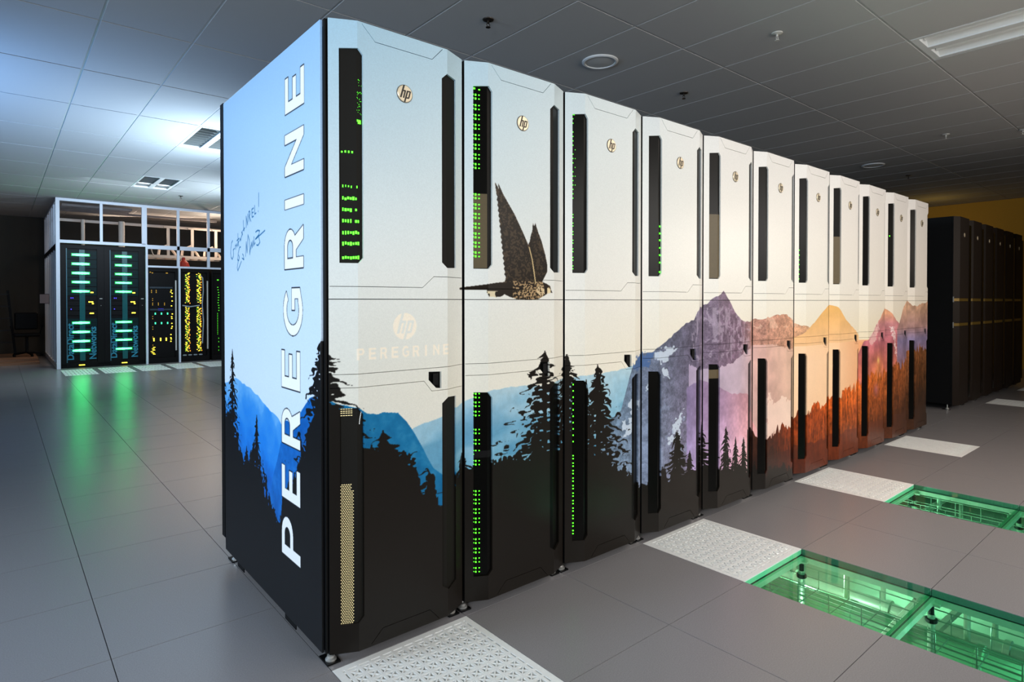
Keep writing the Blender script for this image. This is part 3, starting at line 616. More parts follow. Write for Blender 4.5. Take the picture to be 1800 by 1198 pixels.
for (i, j) in cvis[:296]: mobj('ceiling_tile', ctm, ceiling, (CX0 + i * CW, CY0 + j * CL, HC))
for (i, j) in cc:
    if (i, j) not in cind: rest.box((CX0 + i * CW + cg_, CY0 + j * CL + cg_, HC), (CX0 + (i + 1) * CW - cg_, CY0 + (j + 1) * CL - cg_, HC + .018), CEILT)
tag(rest.obj('distant_ceiling_tiles', ceiling), 'far ceiling tiles', kind='stuff')

# ceiling luminaires (two channels along their length)
def luminaire(cell, lab, open_green=False):
    x0, y0 = CX0 + cell[0] * CW + .014, CY0 + cell[1] * CL + .014; w, l = CW - .028, CL - .028
    r = empty('ceiling_light', (x0, y0, HC), lab, 'light')
    h = MB(); h.box((0, 0, .09), (w, l, .1), LAMPHOUSE)
    for (a, b) in (((0, 0), (w, .05)), ((0, l - .05), (w, l)), ((0, .05), (.03, l - .05)), ((w - .03, .05), (w, l - .05)), ((w / 2 - .035, .05), (w / 2 + .035, l - .05))): h.box((a[0], a[1], 0.0), (b[0], b[1], .09), LAMPHOUSE)
    h.obj('housing', r)
    for s in range(2):
        xa = .03 if s == 0 else w / 2 + .035; xb = w / 2 - .035 if s == 0 else w - .03
        d = MB(); n = 8
        for k in range(n):   # curved reflector
            t0, t1 = k / n, (k + 1) / n; f = lambda t: (xa + (xb - xa) * t, .012 + .07 * math.sin(PI * t))
            (xA, zA), (xB, zB) = f(t0), f(t1); d.quad([(xA, .05, zA), (xB, .05, zB), (xB, l - .05, zB), (xA, l - .05, zA)], LAMPGREY if open_green else LAMPHOUSE)
        d.obj('reflector', r)
        if open_green:
            for yy in np.linspace(.12, l - .12, 9): MB().box((xa, yy, .012), (xb, yy + .006, .06), LAMPGREY).obj('louvre_blade', r)
        else:
            tb = MB().tube([((xa + xb) / 2, .06, .035), ((xa + xb) / 2, l - .06, .035)], .016, LAMPHOUSE, 12).obj('lamp_tube', r)
luminaire((0, 4), 'louvred ceiling light nearer the printed end panel, above the lit aisle', True)
luminaire((0, 7), 'louvred ceiling light farther back, just before the glazed enclosure', True)
luminaire((6, -2), 'long unlit two-channel ceiling light at the upper right')
luminaire((6, -3), 'unlit two-channel ceiling light beyond the right edge')

def sprinkler(x, y, dark, lab):
    m = mat('bronze_sprinkler', (58, 52, 46), .4, .7) if dark else PLASTICW
    r = empty('sprinkler', (x, y, HC), lab, 'sprinkler')
    MB().lathe((0, 0, 0), [(.042, 0), (.040, -.006), (.02, -.012)], m, 16).obj('escutcheon', r, fix=True)
    b = MB().tube([(0, 0, -.01), (0, 0, -.03)], .009, m, 8)
    for s in (-1, 1): b.tube([(s * .008, 0, -.025), (s * .016, 0, -.04), (s * .003, 0, -.055)], .003, m, 6)
    b.obj('body', r); MB().lathe((0, 0, -.06), [(.018, 0), (.018, .003)], m, 12).obj('deflector', r, fix=True)
sprinkler(1.864, 1.432, True, 'dark bronze sprinkler above the second printed cabinet')
sprinkler(4.329, 1.421, True, 'dark bronze sprinkler above the fourth and fifth printed cabinets')
sprinkler(10.586, 1.343, True, 'dark sprinkler far back above the end of the printed row')
sprinkler(3.718, .166, False, 'white sprinkler to the left of the long ceiling light')
sprinkler(8.127, .193, False, 'small white sprinkler in the right half of the ceiling')
sprinkler(8.6, -.47, False, 'white sprinkler at the right edge of the picture')
sprinkler(1.85, 11.27, True, 'tiny dark sprinkler before the glazed enclosure')
def speaker(x, y, lab):
    r = empty('ceiling_speaker', (x, y, HC), lab, 'speaker')
    MB().lathe((0, 0, 0), [(.155, .002), (.155, -.008), (.14, -.014), (.128, -.012), (.126, -.004)], LAMPHOUSE, 40).obj('rim', r, fix=True)
    MB().lathe((0, 0, 0), [(.127, -.003), (.127, -.0075), (.05, -.011), (.01, -.012)], mat('speaker_grille', (196, 196, 192), .7, noise=.4, nscale=900), 32).obj('grille', r, fix=True)
speaker(3.09, 1.427, 'round white ceiling speaker above the printed row, nearer one')
speaker(9.31, 1.43, 'round ceiling speaker far back above the printed row')

# ------------------------------------------------------------------ printed cabinets
P = .6096; HB, HT, SEAM = .058, 2.39, 1.367
def prof(x): return -.05 * x / .10 if x < .10 else (-.05 if x <= .497 else -.05 * (P - x) / (P - .497))
def inpoly(x, y, p):
    c = False
    for k in range(len(p)):
        (ax, ay), (bx, by) = p[k], p[k - 1]
        if (ay > y) != (by > y) and x < (bx - ax) * (y - ay) / (by - ay) + ax: c = not c
    return c
def ribbon(pts, w):
    A, B = [], []
    for i, p in enumerate(pts):
        p = Vector(p); d0 = (p - Vector(pts[i - 1])).normalized() if i else None; d1 = (Vector(pts[i + 1]) - p).normalized() if i < len(pts) - 1 else None
        d = ((d0 or d1) + (d1 or d0)).normalized(); n = Vector((-d.y, d.x)); k = w / 2 / max(.5, n.dot(Vector((-(d1 or d0).y, (d1 or d0).x))))
        A.append(tuple(p + n * k)); B.append(tuple(p - n * k))
    return A + B[::-1]
def skin(name, outer, holes, m, off=0.0, rim=.012, back=None, edge_back=None):
    vs, es = [], []
    def loop(p, closed=True):
        n = len(vs); vs.extend(Vector(q) for q in p)
        for k in range(len(p) - (0 if closed else 1)): es.append((n + k, n + (k + 1) % len(p)))
    loop(outer)
    for h in holes: loop(h)
    z0, z1 = min(p[1] for p in outer), max(p[1] for p in outer); x0, x1 = min(p[0] for p in outer), max(p[0] for p in outer)
    for fx in (.10, .497):
        if x0 < fx < x1: loop([(fx, z0), (fx, z1)], False)
    V, _, F, *_ = delaunay_2d_cdt(vs, es, [], 0, 1e-6)
    mb = MB(); pos = [(v.x, prof(v.x) + off, v.y) for v in V]; mb.v = list(pos); ec = {}
    for f in F:
        cx = sum(V[i].x for i in f) / 3; cy = sum(V[i].y for i in f) / 3
        if not inpoly(cx, cy, outer) or any(inpoly(cx, cy, h) for h in holes): continue
        a, b, c = (V[i] for i in f)
        f = list(f) if (b - a).cross(c - a) > 0 else list(f)[::-1]
        mb.f.append(tuple(f)); mb.m.append(mb.mi(m))
        for k in range(3):
            e = (f[k], f[(k + 1) % 3]); ec[e] = 1
    for (a, b) in list(ec):
        if (b, a) in ec: continue
        on = lambda v: abs(v.x - x0) < 1e-5 or abs(v.x - x1) < 1e-5 or abs(v.y - z0) < 1e-5 or abs(v.y - z1) < 1e-5
        mid = (V[a] + V[b]) / 2
        yb = [edge_back, edge_back] if (edge_back is not None and on(mid)) else [pos[a][1] + rim, pos[b][1] + rim]
        n = len(mb.v); mb.v += [(pos[a][0], yb[0], pos[a][2]), (pos[b][0], yb[1], pos[b][2])]
        mb.f.append((b, a, n, n + 1)); mb.m.append(mb.mi(BLACK if (edge_back is not None and (abs(mid.x - x0) < 1e-5 or abs(mid.x - x1) < 1e-5)) else m))
    if back:
        for (a, b) in ((x0, .10), (.10, .497), (.497, x1)):
            mb.quad([(a, prof(a) + off + rim + .0005, z0), (b, prof(b) + off + rim + .0005, z0), (b, prof(b) + off + rim + .0005, z1), (a, prof(a) + off + rim + .0005, z1)], back)
    return mb.mesh(name)
XL, XR = .0065, P - .0065
VUL = [(.041, 1.50), (.041, 2.284), (.104, 2.290), (.122, 2.270), (.122, 1.52), (.104, 1.50)]
VUR = [(.470, 1.518), (.470, 2.266), (.496, 2.290), (.556, 2.285), (.556, 1.499), (.496, 1.496)]
VLL = [(.041, .165), (.041, .966), (.100, .964), (.122, .938), (.122, .185), (.100, .163)]
VLR = [(.470, .190), (.470, .942), (.500, .965), (.556, .962), (.556, .185), (.505, .167)]
LAT = [(.405, 1.043), (.405, 1.076), (.466, 1.073), (.466, 1.004), (.440, 1.008)]
gw = .0022
UPH = [VUL, VUR, ribbon([(.118, 2.384), (.172, 2.331), (.424, 2.331), (.474, 2.384)], gw), ribbon([(.010, 1.414), (.378, 1.414), (.431, 1.459), (.600, 1.459)], gw)]
LOH = [VLL, VLR, LAT, ribbon([(.010, 1.090), (.600, 1.090)], gw), ribbon([(.010, 1.040), (.384, 1.040), (.420, .997), (.600, .997)], gw), ribbon([(.150, .066), (.200, .112), (.410, .112), (.452, .066)], gw)]
def rect(a, b, c, d): return [(a, c), (b, c), (b, d), (a, d)]
UP = skin('upper_door', rect(XL, XR, SEAM + .0015, HT), UPH, MURF, back=BLACK, edge_back=.018)
LO = skin('lower_door', rect(XL, XR, HB, SEAM - .0015), LOH, MURF, back=BLACK, edge_back=.018)
win = {}
for nm, pl in (('ul', VUL), ('ur', VUR), ('ll', VLL), ('lr', VLR)):
    for mm in (GLOSSBLACK, GRILLE): win[nm, mm.name] = skin('vent_window' if mm is GLOSSBLACK else 'vent_grille', pl, [], mm, off=.009, rim=.002)
latm = skin('latch_pocket', LAT, [], GLOSSBLACK, off=.0105, rim=.001)
lath = MB().box((.428, prof(.43) + .002, 1.02), (.452, prof(.43) + .008, 1.066), BLACK).mesh('latch_handle')
chm = MB().box((.008, .019, .075), (P - .008, 1.25, 2.375), BLACK).box((.012, 1.25, .075), (P - .012, 1.318, 2.39), BLACK).box((.008, .10, 2.375), (P - .008, .5, 2.382), DARKSTEEL).box((.0, .019, .065), (P, .08, .08), BLACK).mesh('chassis')
fo = MB(); fo.box((-.026, -.03, 0), (.026, .05, .006), BLACK); fo.lathe((0, 0, .006), [(.021, 0), (.021, .005), (.014, .010), (.0145, .018), (.010, .020), (.0055, .022), (.0055, .066)], CHROME, 14)
fom = fo.fix('levelling_foot')
for p in fom.polygons: p.use_smooth = False
# roundel badge with raised slanted letters
bd = MB().lathe((0, 0, 0), [(.0, 0), (.033, 0), (.033, .003), (.031, .0045)], BADGE, 32, axis='y')
bdm = bd.fix('badge')
rim = MB().lathe((0, .0005, 0), [(.0345, 0), (.0345, .0028), (.033, .003)], BADGEK, 32, axis='y').fix('badge_rim')
bl = MB()
for s in HPSTROKES:
    q = [((x + z * .28) * .0325, z * .0325) for x, z in s]
    q = [(x, max(-.0325, min(.0325, z))) for x, z in q]
    vs = [Vector(p) for p in q]; V, _, F, *_ = delaunay_2d_cdt(vs, [(k, (k + 1) % len(vs)) for k in range(len(vs))], [], 0, 1e-7)
    for f in F:
        cx = sum(V[i].x for i in f) / 3; cy = sum(V[i].y for i in f) / 3
        if inpoly(cx, cy, q):
            a, b, c = [V[i] for i in f]; tri = (a, b, c) if (b - a).cross(c - a) > 0 else (a, c, b)
            bl.quad([(v.x, -.0052, v.y) for v in tri], BADGEK)
    for k in range(len(q)):
        a, b = q[k - 1], q[k]; bl.quad([(a[0], -.0052, a[1]), (b[0], -.0052, b[1]), (b[0], -.004, b[1]), (a[0], -.004, a[1])], BADGEK)
blm = bl.mesh('badge_lettering')

def leds(lst, m, parent, off=.0065):
    b = MB()
    for (x, z, w, h) in lst:
        y = prof(x) + off; sl = (prof(x + w / 2) - prof(x - w / 2)) / 2
        b.quad([(x - w / 2, y - sl, z - h / 2), (x + w / 2, y + sl, z - h / 2), (x + w / 2, y + sl, z + h / 2), (x - w / 2, y - sl, z + h / 2)], m)
        b.quad([(x - w / 2, y - sl, z + h / 2), (x + w / 2, y + sl, z + h / 2), (x + w / 2, y + .002 + sl, z + h / 2), (x - w / 2, y + .002 - sl, z + h / 2)], m)
    o = b.obj('status_light', parent); o['kind'] = 'stuff'; return o
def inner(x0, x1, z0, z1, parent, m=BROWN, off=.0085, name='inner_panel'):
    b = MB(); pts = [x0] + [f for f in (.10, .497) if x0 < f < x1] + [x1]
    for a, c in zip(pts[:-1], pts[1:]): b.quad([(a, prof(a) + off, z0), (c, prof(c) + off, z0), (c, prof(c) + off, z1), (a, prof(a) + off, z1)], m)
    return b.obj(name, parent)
NAMES = ['nearest cabinet of the printed row, with the blue end panel and tall side lettering', 'second printed cabinet, with the flying falcon',
         'third printed cabinet, with two tall dark spruces under a pale sky', 'fourth printed cabinet, with a snow streak on its grey slope', 'fifth printed cabinet, with the sharp grey summit',
         'sixth printed cabinet, with pink rock over clouds and a reddish foot', 'seventh printed cabinet, peach sky glow above bright orange trees', 'eighth printed cabinet, with the peach pyramid mountain',
         'ninth printed cabinet, orange slope with a violet flare spot', 'tenth printed cabinet, next to last, purple peak over brown-orange trees', 'last and farthest cabinet of the printed row, darkest foot']
racks = []
for n in range(11):
    r = empty('server_cabinet', (n * P, 0, 0), NAMES[n], 'cabinet', 'printed cabinets in a row'); racks.append(r)
    mobj('chassis', chm, r); u = mobj('upper_door', UP, r); l = mobj('lower_door', LO, r)
    wm = GRILLE if n == 0 else GLOSSBLACK; wn = 'vent_grille' if n == 0 else 'vent_window'
    for nm, par in (('ul', u), ('ur', u), ('ll', l), ('lr', l)): mobj(wn, win[nm, wm.name], par)
    lp = mobj('latch_pocket', latm, l); mobj('latch_handle', lath, l)
    b = mobj('badge', bdm, r, (.297, -.0502, 2.165)); mobj('badge_lettering', blm, b); mobj('badge_rim', rim, b)
    for fx in (.036, .582): mobj('levelling_foot', fom, r, (fx, .055, 0))
    if n == 0: mobj('levelling_foot', fom, r, (.03, 1.235, 0))
r1 = racks[0]
sp = MB().box((-.014, .020, .062), (-.003, 1.262, 2.386), MURS).obj('end_panel', r1); sp['label'] = 'blue printed end panel'; bevel(sp, .002)
MB().box((-.014, 1.270, .12), (-.001, 1.322, 2.392), BLACK).obj('rear_corner_post', r1)
MB().box((-.006, .30, .03), (-.002, .42, .062), BLACK).box((-.006, .98, .03), (-.002, 1.08, .062), BLACK).obj('base_bracket', r1)
MB().box((-.003, 0.004, .062), (.003, .019, 2.388), BLACK).obj('corner_seal', r1)
rn = random.Random(5)
def rowleds(zs, x0, x1, n, w, h, jit=.002): return [(x0 + (x1 - x0) * k / (n - 1), z + rn.uniform(-jit, jit), w * rn.uniform(.7, 1.2), h * rn.uniform(.7, 1.2)) for z in zs for k in range(n) if rn.random() > .12]
leds(rowleds([1.782], .055, .10, 6, .003, .008) + rowleds([1.738, 1.697, 1.654, 1.613, 1.572, 1.520], .055, .105, 7, .0055, .011), GREENL, r1)
leds(rowleds([1.908], .052, .085, 4, .005, .007), GREENL, r1); leds([(.110, 2.022, .011, .014), (.104, 2.026, .007, .007)], GREENL, r1)
leds([(.110 + rn.uniform(-.009, .009), 2.10 + rn.uniform(-.05, .08), .002, .002) for k in range(40)], GREENSOFT, r1)
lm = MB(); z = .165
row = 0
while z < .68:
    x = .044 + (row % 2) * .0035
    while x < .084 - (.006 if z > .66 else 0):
        lm.quad([(x, prof(x) + .0065, z), (x + .0042, prof(x + .0042) + .0065, z), (x + .0042, prof(x + .0042) + .0065, z + .0032), (x, prof(x) + .0065, z + .0032)], MESHGLOW); x += .007
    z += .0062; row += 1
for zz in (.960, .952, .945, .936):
    for k in range(5): lm.quad([(.045 + k * .008, prof(.045 + k * .008) + .0065, zz), (.051 + k * .008, prof(.051 + k * .008) + .0065, zz), (.051 + k * .008, prof(.051 + k * .008) + .0065, zz + .003), (.045 + k * .008, prof(.045 + k * .008) + .0065, zz + .003)], MESHGLOW)
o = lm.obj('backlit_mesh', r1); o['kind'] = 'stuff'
leds([(.107 + .0055 * (k / 6) ** 1.5, .905 + .006 * k, .0028, .004) for k in range(8)], mat('cold_glint', (220, 225, 225), .4, emit=.8), r1)  # glint along the vent edge painted as glowing marks, not status lights
def clus(zs): return [q for z in zs for q in ((.0445, z + .009, .0035, .004), (.0445, z - .007, .0035, .004), (.0535, z + .007, .0055, .008), (.0535, z - .009, .0055, .008), (.067, z + .007, .005, .004), (.067, z - .010, .005, .004))]
up2 = [2.284 - (y - 290) * .001206 for y in (325, 362, 397, 432, 468, 503, 538, 572, 680, 716, 750, 785, 820, 853, 888)]
lo2 = [.964 - (y - 218) * .001257 for y in (228, 258, 290, 352, 388, 425, 460, 565, 595, 628, 660, 697, 732, 765, 798, 832)]
leds(clus(up2) + [(.047, 2.276, .01, .007), (.068, 2.272, .006, .005)], GREENL, racks[1]); leds([(x, z, w * .9, h * .8) for (x, z, w, h) in clus(lo2)], GREENL, racks[1])
for o in ((1, .043, .10, 1.503, 1.825), (4, .045, .121, 1.505, 1.905), (7, .045, .121, 1.505, 1.89)): inner(o[1], o[2], o[3], o[4], racks[o[0]])  # room reflections in the windows, laid on as brown patches
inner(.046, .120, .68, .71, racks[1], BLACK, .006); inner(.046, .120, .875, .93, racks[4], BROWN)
leds([(.048, 2.285 - k * .0218, .004, .006) for k in range(20) if k not in (3, 8, 12)] + [(.058, 2.285 - k * .0218, .003, .005) for k in range(8, 18, 2)] + [(.0475, 1.79 - k * .0425 - s, .006, .005) for k in range(7) for s in (0, .014)] + [(.05, 2.284, .012, .006)], GREENSOFT, racks[2])
leds([(.050, .945 - k * .0316, .005, .006) for k in range(10)] + [(.050, .59 - k * .0375 - s, .006, .005) for k in range(11) for s in (0, .015)], GREENL, racks[2])
leds([(.112, z, rn.uniform(.008, .012), .008) for z in (1.782, 1.742, 1.704, 1.661, 1.62, 1.578, 1.525)], GREENL, racks[3])
leds([(.048, 1.745 - k * .036, .006, .008) for k in range(7)], GREENL, racks[6]); leds([(.066, 1.98, .008, .010)], GREENL, racks[9])

# ------------------------------------------------------------------ black cabinets beyond the gap
BDU = skin('upper_door', rect(XL, XR, 1.40, 2.42), [], RACKBROWN, edge_back=.018); BDL = skin('lower_door', rect(XL, XR, HB, 1.05), [], RACKBROWN, edge_back=.018)
BDB = skin('middle_door', rect(XL, XR, 1.09, 1.36), [], RACKBROWN, edge_back=.018)
B1 = skin('bronze_band', rect(XL, XR, 1.362, 1.398), [], BANDREFL, off=.004, edge_back=.018); B2 = skin('bronze_band', rect(XL, XR, 1.052, 1.088), [], BANDREFL, off=.004, edge_back=.018)
bch = MB().box((.002, .019, .07), (P - .002, 1.25, 2.42), BLACK).mesh('chassis'); lat2 = MB().box((0, 0, 0), (.008, .01, .07), CHROME).mesh('door_latch')
vs_ = [MB().box((a, prof(a) - .004, .12), (b, prof(b) + .006, 2.34), GLOSSBLACK).mesh('dark_side_strip') for (a, b) in ((.50, .59),)]
BL = ['first black cabinet beyond the printed row, its dark side showing', 'second black cabinet beyond the printed row', 'third black cabinet beyond the printed row', 'fourth black cabinet beyond the printed row', 'fifth black cabinet beyond the printed row', 'sixth black cabinet, cut by the right edge', 'black cabinet']
for n in range(6):
    r = empty('black_cabinet', (8.165 + n * P, .12, 0), BL[n], 'cabinet', 'black cabinets in a row')
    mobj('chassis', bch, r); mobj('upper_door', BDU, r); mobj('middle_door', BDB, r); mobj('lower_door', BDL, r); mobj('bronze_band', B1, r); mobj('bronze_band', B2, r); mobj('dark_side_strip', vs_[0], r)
    b = mobj('badge', bdm, r, (.28, -.051, 2.20)); b.scale = (.8, .8, .8)
    mobj('door_latch', lat2, r, (.004, -.012, 1.03)); 
    if n == 0: mobj('door_latch', lat2, r, (.004, -.012, 1.35))
    for fx in (.036, .582): mobj('levelling_foot', fom, r, (fx, .055, 0))

# ------------------------------------------------------------------ distant glazed enclosure
YF = 13.04
en = empty('glazed_enclosure', (0, YF, 0), 'white framed glazed enclosure around the distant lit racks', 'partition')
def loc_obj(mb, name, par): return mb.obj(name, par, (0, -YF, 0))
def eb(a, b, name='rail', m=FRAME): return loc_obj(MB().box(a, b, m), name, en)
for (a, b, z0, z1) in ((-.03, .035, 0, HC - .002), (.706, .756, 2.60, 3.385), (1.459, 1.555, 2.59, 3.385), (2.136, 2.188, 2.14, 3.385), (2.757, 2.81, 2.14, 3.385), (3.40, 3.45, 0, 3.385), (1.527, 1.568, 0, 2.59), (2.165, 2.20, 0, 2.10)):
    eb((a, YF, z0), (b, YF + .06, z1), 'post')
eb((.035, YF, 3.385), (3.45, YF + .06, HC - .002)); eb((.035, YF, 2.54), (1.527, YF + .06, 2.60)); eb((1.568, YF, 2.50), (3.40, YF + .06, 2.585)); eb((1.568, YF, 2.10), (3.40, YF + .06, 2.14))
for (a, b, z0, z1) in ((.035, .706, 2.60, 3.385), (.756, 1.459, 2.60, 3.385), (1.555, 2.136, 2.585, 3.385), (2.188, 2.757, 2.585, 3.385), (2.81, 3.40, 2.585, 3.385), (1.568, 2.136, 2.14, 2.50), (2.188, 2.757, 2.14, 2.50), (2.81, 3.40, 2.14, 2.50)):
    loc_obj(MB().box((a, YF + .025, z0), (b, YF + .031, z1), PANE), 'pane', en)
for y in (13.75, 14.4, 15.05, 15.7, 16.35, 16.9): eb((-.03, y, 0), (.02, y + .05, HC - .002), 'post')
eb((-.03, YF + .06, HC - .06), (.02, 16.9, HC - .003)); eb((-.035, YF + .06, 2.42), (.02, 16.9, 2.52), 'rail', DARKSTEEL); eb((-.03, YF + .06, 0), (.02, 16.9, .10))
for (a, b) in ((13.10, 13.75), (13.80, 14.4), (14.45, 15.05), (15.10, 15.7), (15.75, 16.35), (16.40, 16.9)):
    for (z0, z1) in ((.10, 2.42), (2.52, HC - .06)): loc_obj(MB().box((-.008, a, z0), (-.002, b, z1), PANE), 'pane', en)
loc_obj(MB().box((-.20, 15.2, 1.32), (-.035, 15.24, 1.52), SIGNPINK).box((-.205, 15.235, 1.31), (-.03, 15.25, 1.53), DARKSTEEL), 'notice_plate', en)

def text_mesh(s, size, m, ext=.002):
    cu = bpy.data.curves.new('text', 'FONT'); cu.body = s; cu.size = size; cu.extrude = ext; cu.offset = size * .02
    o = bpy.data.objects.new('text', cu); COL.objects.link(o); dg = bpy.context.evaluated_depsgraph_get(); dg.update()
    me = bpy.data.meshes.new_from_object(o.evaluated_get(dg)); me.name = 'lettering'; me.materials.clear(); me.materials.append(m)
    bpy.data.objects.remove(o, do_unlink=True); return me
tm1, tm2 = text_mesh('DataDirect', .165, TEALTEXT), text_mesh('Networks', .165, TEALTEXT)
rd = empty('storage_rack', (0, 13.12, 0), 'left storage rack of the distant enclosure, nine bright green bars', 'cabinet', 'storage racks with green bars')
RB = MB().box((.04, .03, 0), (.783, 1.0, 2.52), BLACK).obj('chassis', rd)
MB().box((.04, 0, .08), (.14, .03, 2.50), BLACK).box((.66, 0, .08), (.783, .03, 2.50), BLACK).box((.14, 0, 2.44), (.66, .03, 2.50), BLACK).box((.14, 0, 0), (.66, .03, .11), BLACK).obj('door_frame', rd)
MB().box((.138, -.004, .11), (.152, .0, 2.44), mat('teal_edge', (60, 110, 125), .4)).obj('edge_trim', rd)
zs = [2.315, 2.129, 1.94, 1.756, 1.567, .922, .733, .544, .355]
for k, z in enumerate(zs):
    f = MB().box((.155, .012, z - .085), (.655, .03, z + .085), TEALPANEL).obj('drive_module', rd)
    MB().box((.155, .010, z - .006), (.655, .0125, z + .002), BLACK).obj('seam', f)
    b = MB(); w = .285
    for q in range(16):
        x = .24 + w * q / 16; hh = .026 + .022 * math.sin(PI * (q + .5) / 16) * rn.uniform(.6, 1.1); b.box((x, .004, z - hh / 2), (x + w / 16, .012, z + hh / 2), EMER)
    b.obj('light_bar', rd); MB().box((.225, .0088, z - .030), (.54, .0115, z + .030), mat('lit_green_bezel', (10, 90, 40), .4, emit=.35, emitc=(20, 255, 90))).obj('lit_bezel', f)  # weakly glowing box added to imitate the green halo around each bar
for z in (1.42, 1.32, 1.22, 1.12): MB().box((.155, .012, z - .045), (.655, .03, z + .045), BLACK).obj('controller_module', rd)
MB().box((.359, .0075, .14), (.452, .0098, 2.42), TEALSTRIP).obj('light_strip', rd)
b = MB()
for (x, z, w) in ((.545, 1.545, .05), (.51, 1.35, .03), (.55, 1.35, .04), (.57, 1.315, .03), (.53, 1.115, .07)): b.box((x, .006, z - .012), (x + w, .011, z + .012), YEL)
for (x, z) in ((.21, 1.43), (.24, 1.43), (.21, 1.20)): b.box((x, .006, z - .008), (x + .014, .011, z + .008), BLUEL)
b.box((.70, -.004, 1.41), (.75, 0, 1.425), PLASTICW); b.box((.72, -.004, 1.27), (.73, 0, 1.28), PLASTICW)
o = b.obj('status_light', rd); o['kind'] = 'stuff'
MB().box((.34, -.006, .045), (.44, 0, .065), YEL).obj('base_light', rd)
for me, x in ((tm1, .255), (tm2, .635)):
    o = mobj('lettering', me, rd, (x, .0085, .16)); o.rotation_euler = (math.radians(90), math.radians(-90), 0)
rd2 = copy_tree(rd); rd2.location = (.745, 13.12, 0); rd2['label'] = 'second storage rack of the distant enclosure, with thinner green bars'
k = 0
for ch in rd2.children:
    if ch.name.startswith('chassis'): pass
    if ch.name.startswith('door_frame'): ch.scale = (1, 1, 1); ch.location.x = 0
    if ch.name.startswith('light_bar'):
        ch.scale = (1, 1, .8)
        z = zs[k]; ch.location.z = z * .2; k += 1
def swrack(x0, x1, lab):
    r = empty('network_rack', (x0, 13.12, 0), lab, 'cabinet', 'network racks in the enclosure'); w = x1 - x0
    MB().box((0, .06, 0), (w, 1.0, 2.09), BLACK).obj('chassis', r); MB().box((0, 0, 0), (.035, .06, 2.09), BLACK).box((w - .05, 0, 0), (w, .06, 2.09), BLACK).box((.035, 0, 0), (w - .05, .06, .12), BLACK).box((.035, 0, 2.02), (w - .05, .06, 2.09), BLACK).obj('door_frame', r)
    MB().box((w - .055, -.012, .27), (w - .028, 0, 1.83), PLASTICW).obj('door_handle_bar', r)
    return r
def dots(r, L, m):
    b = MB()
    for (x, z, w, h) in L: w *= .75; h *= .85; b.box((x - w / 2, .048, z - h / 2), (x + w / 2, .0595, z + h / 2), m)
    o = b.obj('status_light', r); o['kind'] = 'stuff'; return o
a = swrack(1.575, 2.16, 'first network rack right of the green racks, sparse lights and a blue glow'); 
for z in (1.665, 1.18): MB().box((.04, .04, z - .018), (.49, .0599, z + .018), mat('slate_switch', (40, 56, 66), .4)).obj('switch_panel', a)
dots(a, [(.06, 2.0, .03, .02), (.10, 1.985, .03, .02), (.38, 1.99, .05, .02)] + [(x, z, .016, .03) for x in (.08, .17) for z in (1.60, 1.56)] + [(x, z, .014, .03) for x in (.10, .21, .33) for z in (1.32, 1.285)] + [(.10, z, .014, .02) for z in (1.42, 1.38, 1.03, .98, .8, .75, .58, .55, .4)], mat('led_amber_dim', (170, 130, 40), .5, emit=1.2))
dots(a, [(.47 + rn.uniform(-.02, .02), z, .03, .022) for z in (1.61, 1.57, 1.54, 1.47, 1.37, 1.26, 1.08, 1.02, .98, .87, .80, .76, .62, .55, .52, .47)] + [(.10 + rn.uniform(-.02, .03), z, .06, .012) for z in (.35, .32, .29, .26, .23, .2)] + [(x, .52, .03, .08) for x in (.12, .25, .36)], YEL)
dots(a, [(x, z, .03, .05) for z in (1.09, .88) for x in (.02, .15, .27, .39)], mat('led_aqua', (60, 220, 150), .5, emit=2.5))
dots(a, [(.26, 1.18, .15, .045)], BLUEL)
a = swrack(2.205, 2.81, 'second network rack, two dense columns of yellow port lights')
for cx in (.155, .395):
    cb = MB()
    for q in range(60):
        z = .23 + q * .0297
        if 1.24 < z < 1.32: continue
        cb.box((cx - .05, .03, z - .009), (cx + .05, .058, z + .006), mat('patch_panel', (60, 62, 56), .5))
    o = cb.obj('patch_panel', a); o['kind'] = 'stuff'
    dots(a, [(cx + rn.uniform(-.045, .04), .23 + q * .0149 + rn.uniform(-.004, .004), rn.uniform(.02, .045), .010) for q in range(120) if not 1.24 < .23 + q * .0149 < 1.32], YEL).location.y = -.022
    dots(a, [(cx + rn.uniform(-.05, .03), .24 + q * .036, .02, .012) for q in range(49) if not 1.24 < .24 + q * .036 < 1.32], GREENSOFT).location.y = -.03
    dots(a, [(cx + .03 + rn.uniform(-.01, .02), .24 + q * .06, .016, .03) for q in range(29) if not 1.24 < .24 + q * .06 < 1.32], mat('led_orange', (240, 140, 30), .5, emit=2.2)).location.y = -.032
cbm = MB().tube([(.43, .02, 1.95), (.47, 0, 1.9), (.48, .0, 1.6), (.46, .02, 1.3), (.48, 0, .9), (.46, .02, .4)], .012, mat('pale_cable', (150, 165, 175), .5), 8).tube([(.05, .02, 1.27), (.2, -.01, 1.24), (.4, .0, 1.27)], .014, mat('pale_cable', (150, 165, 175), .5), 8).obj('cable_bundle', a)
for k in range(4): MB().lathe((.09 + k * .11, .01, .13), [(.03, 0), (.045, .015), (.03, .03)], mat('pale_cable', (150, 165, 175), .5), 12).obj('coiled_cable', a)
a = swrack(2.86, 3.40, 'third network rack, mostly hidden by the printed end panel')
dots(a, [(.15 + rn.uniform(-.01, .02), z, .03, .02) for z in np.arange(1.15, 1.7, .06)] + [(.15, 1.86, .05, .03)] + [(.14, z, .014, .02) for z in np.arange(.6, 1.1, .04)] + [(.16, z, .012, .03) for z in (.5, .42, .3, .22)], GREENSOFT)

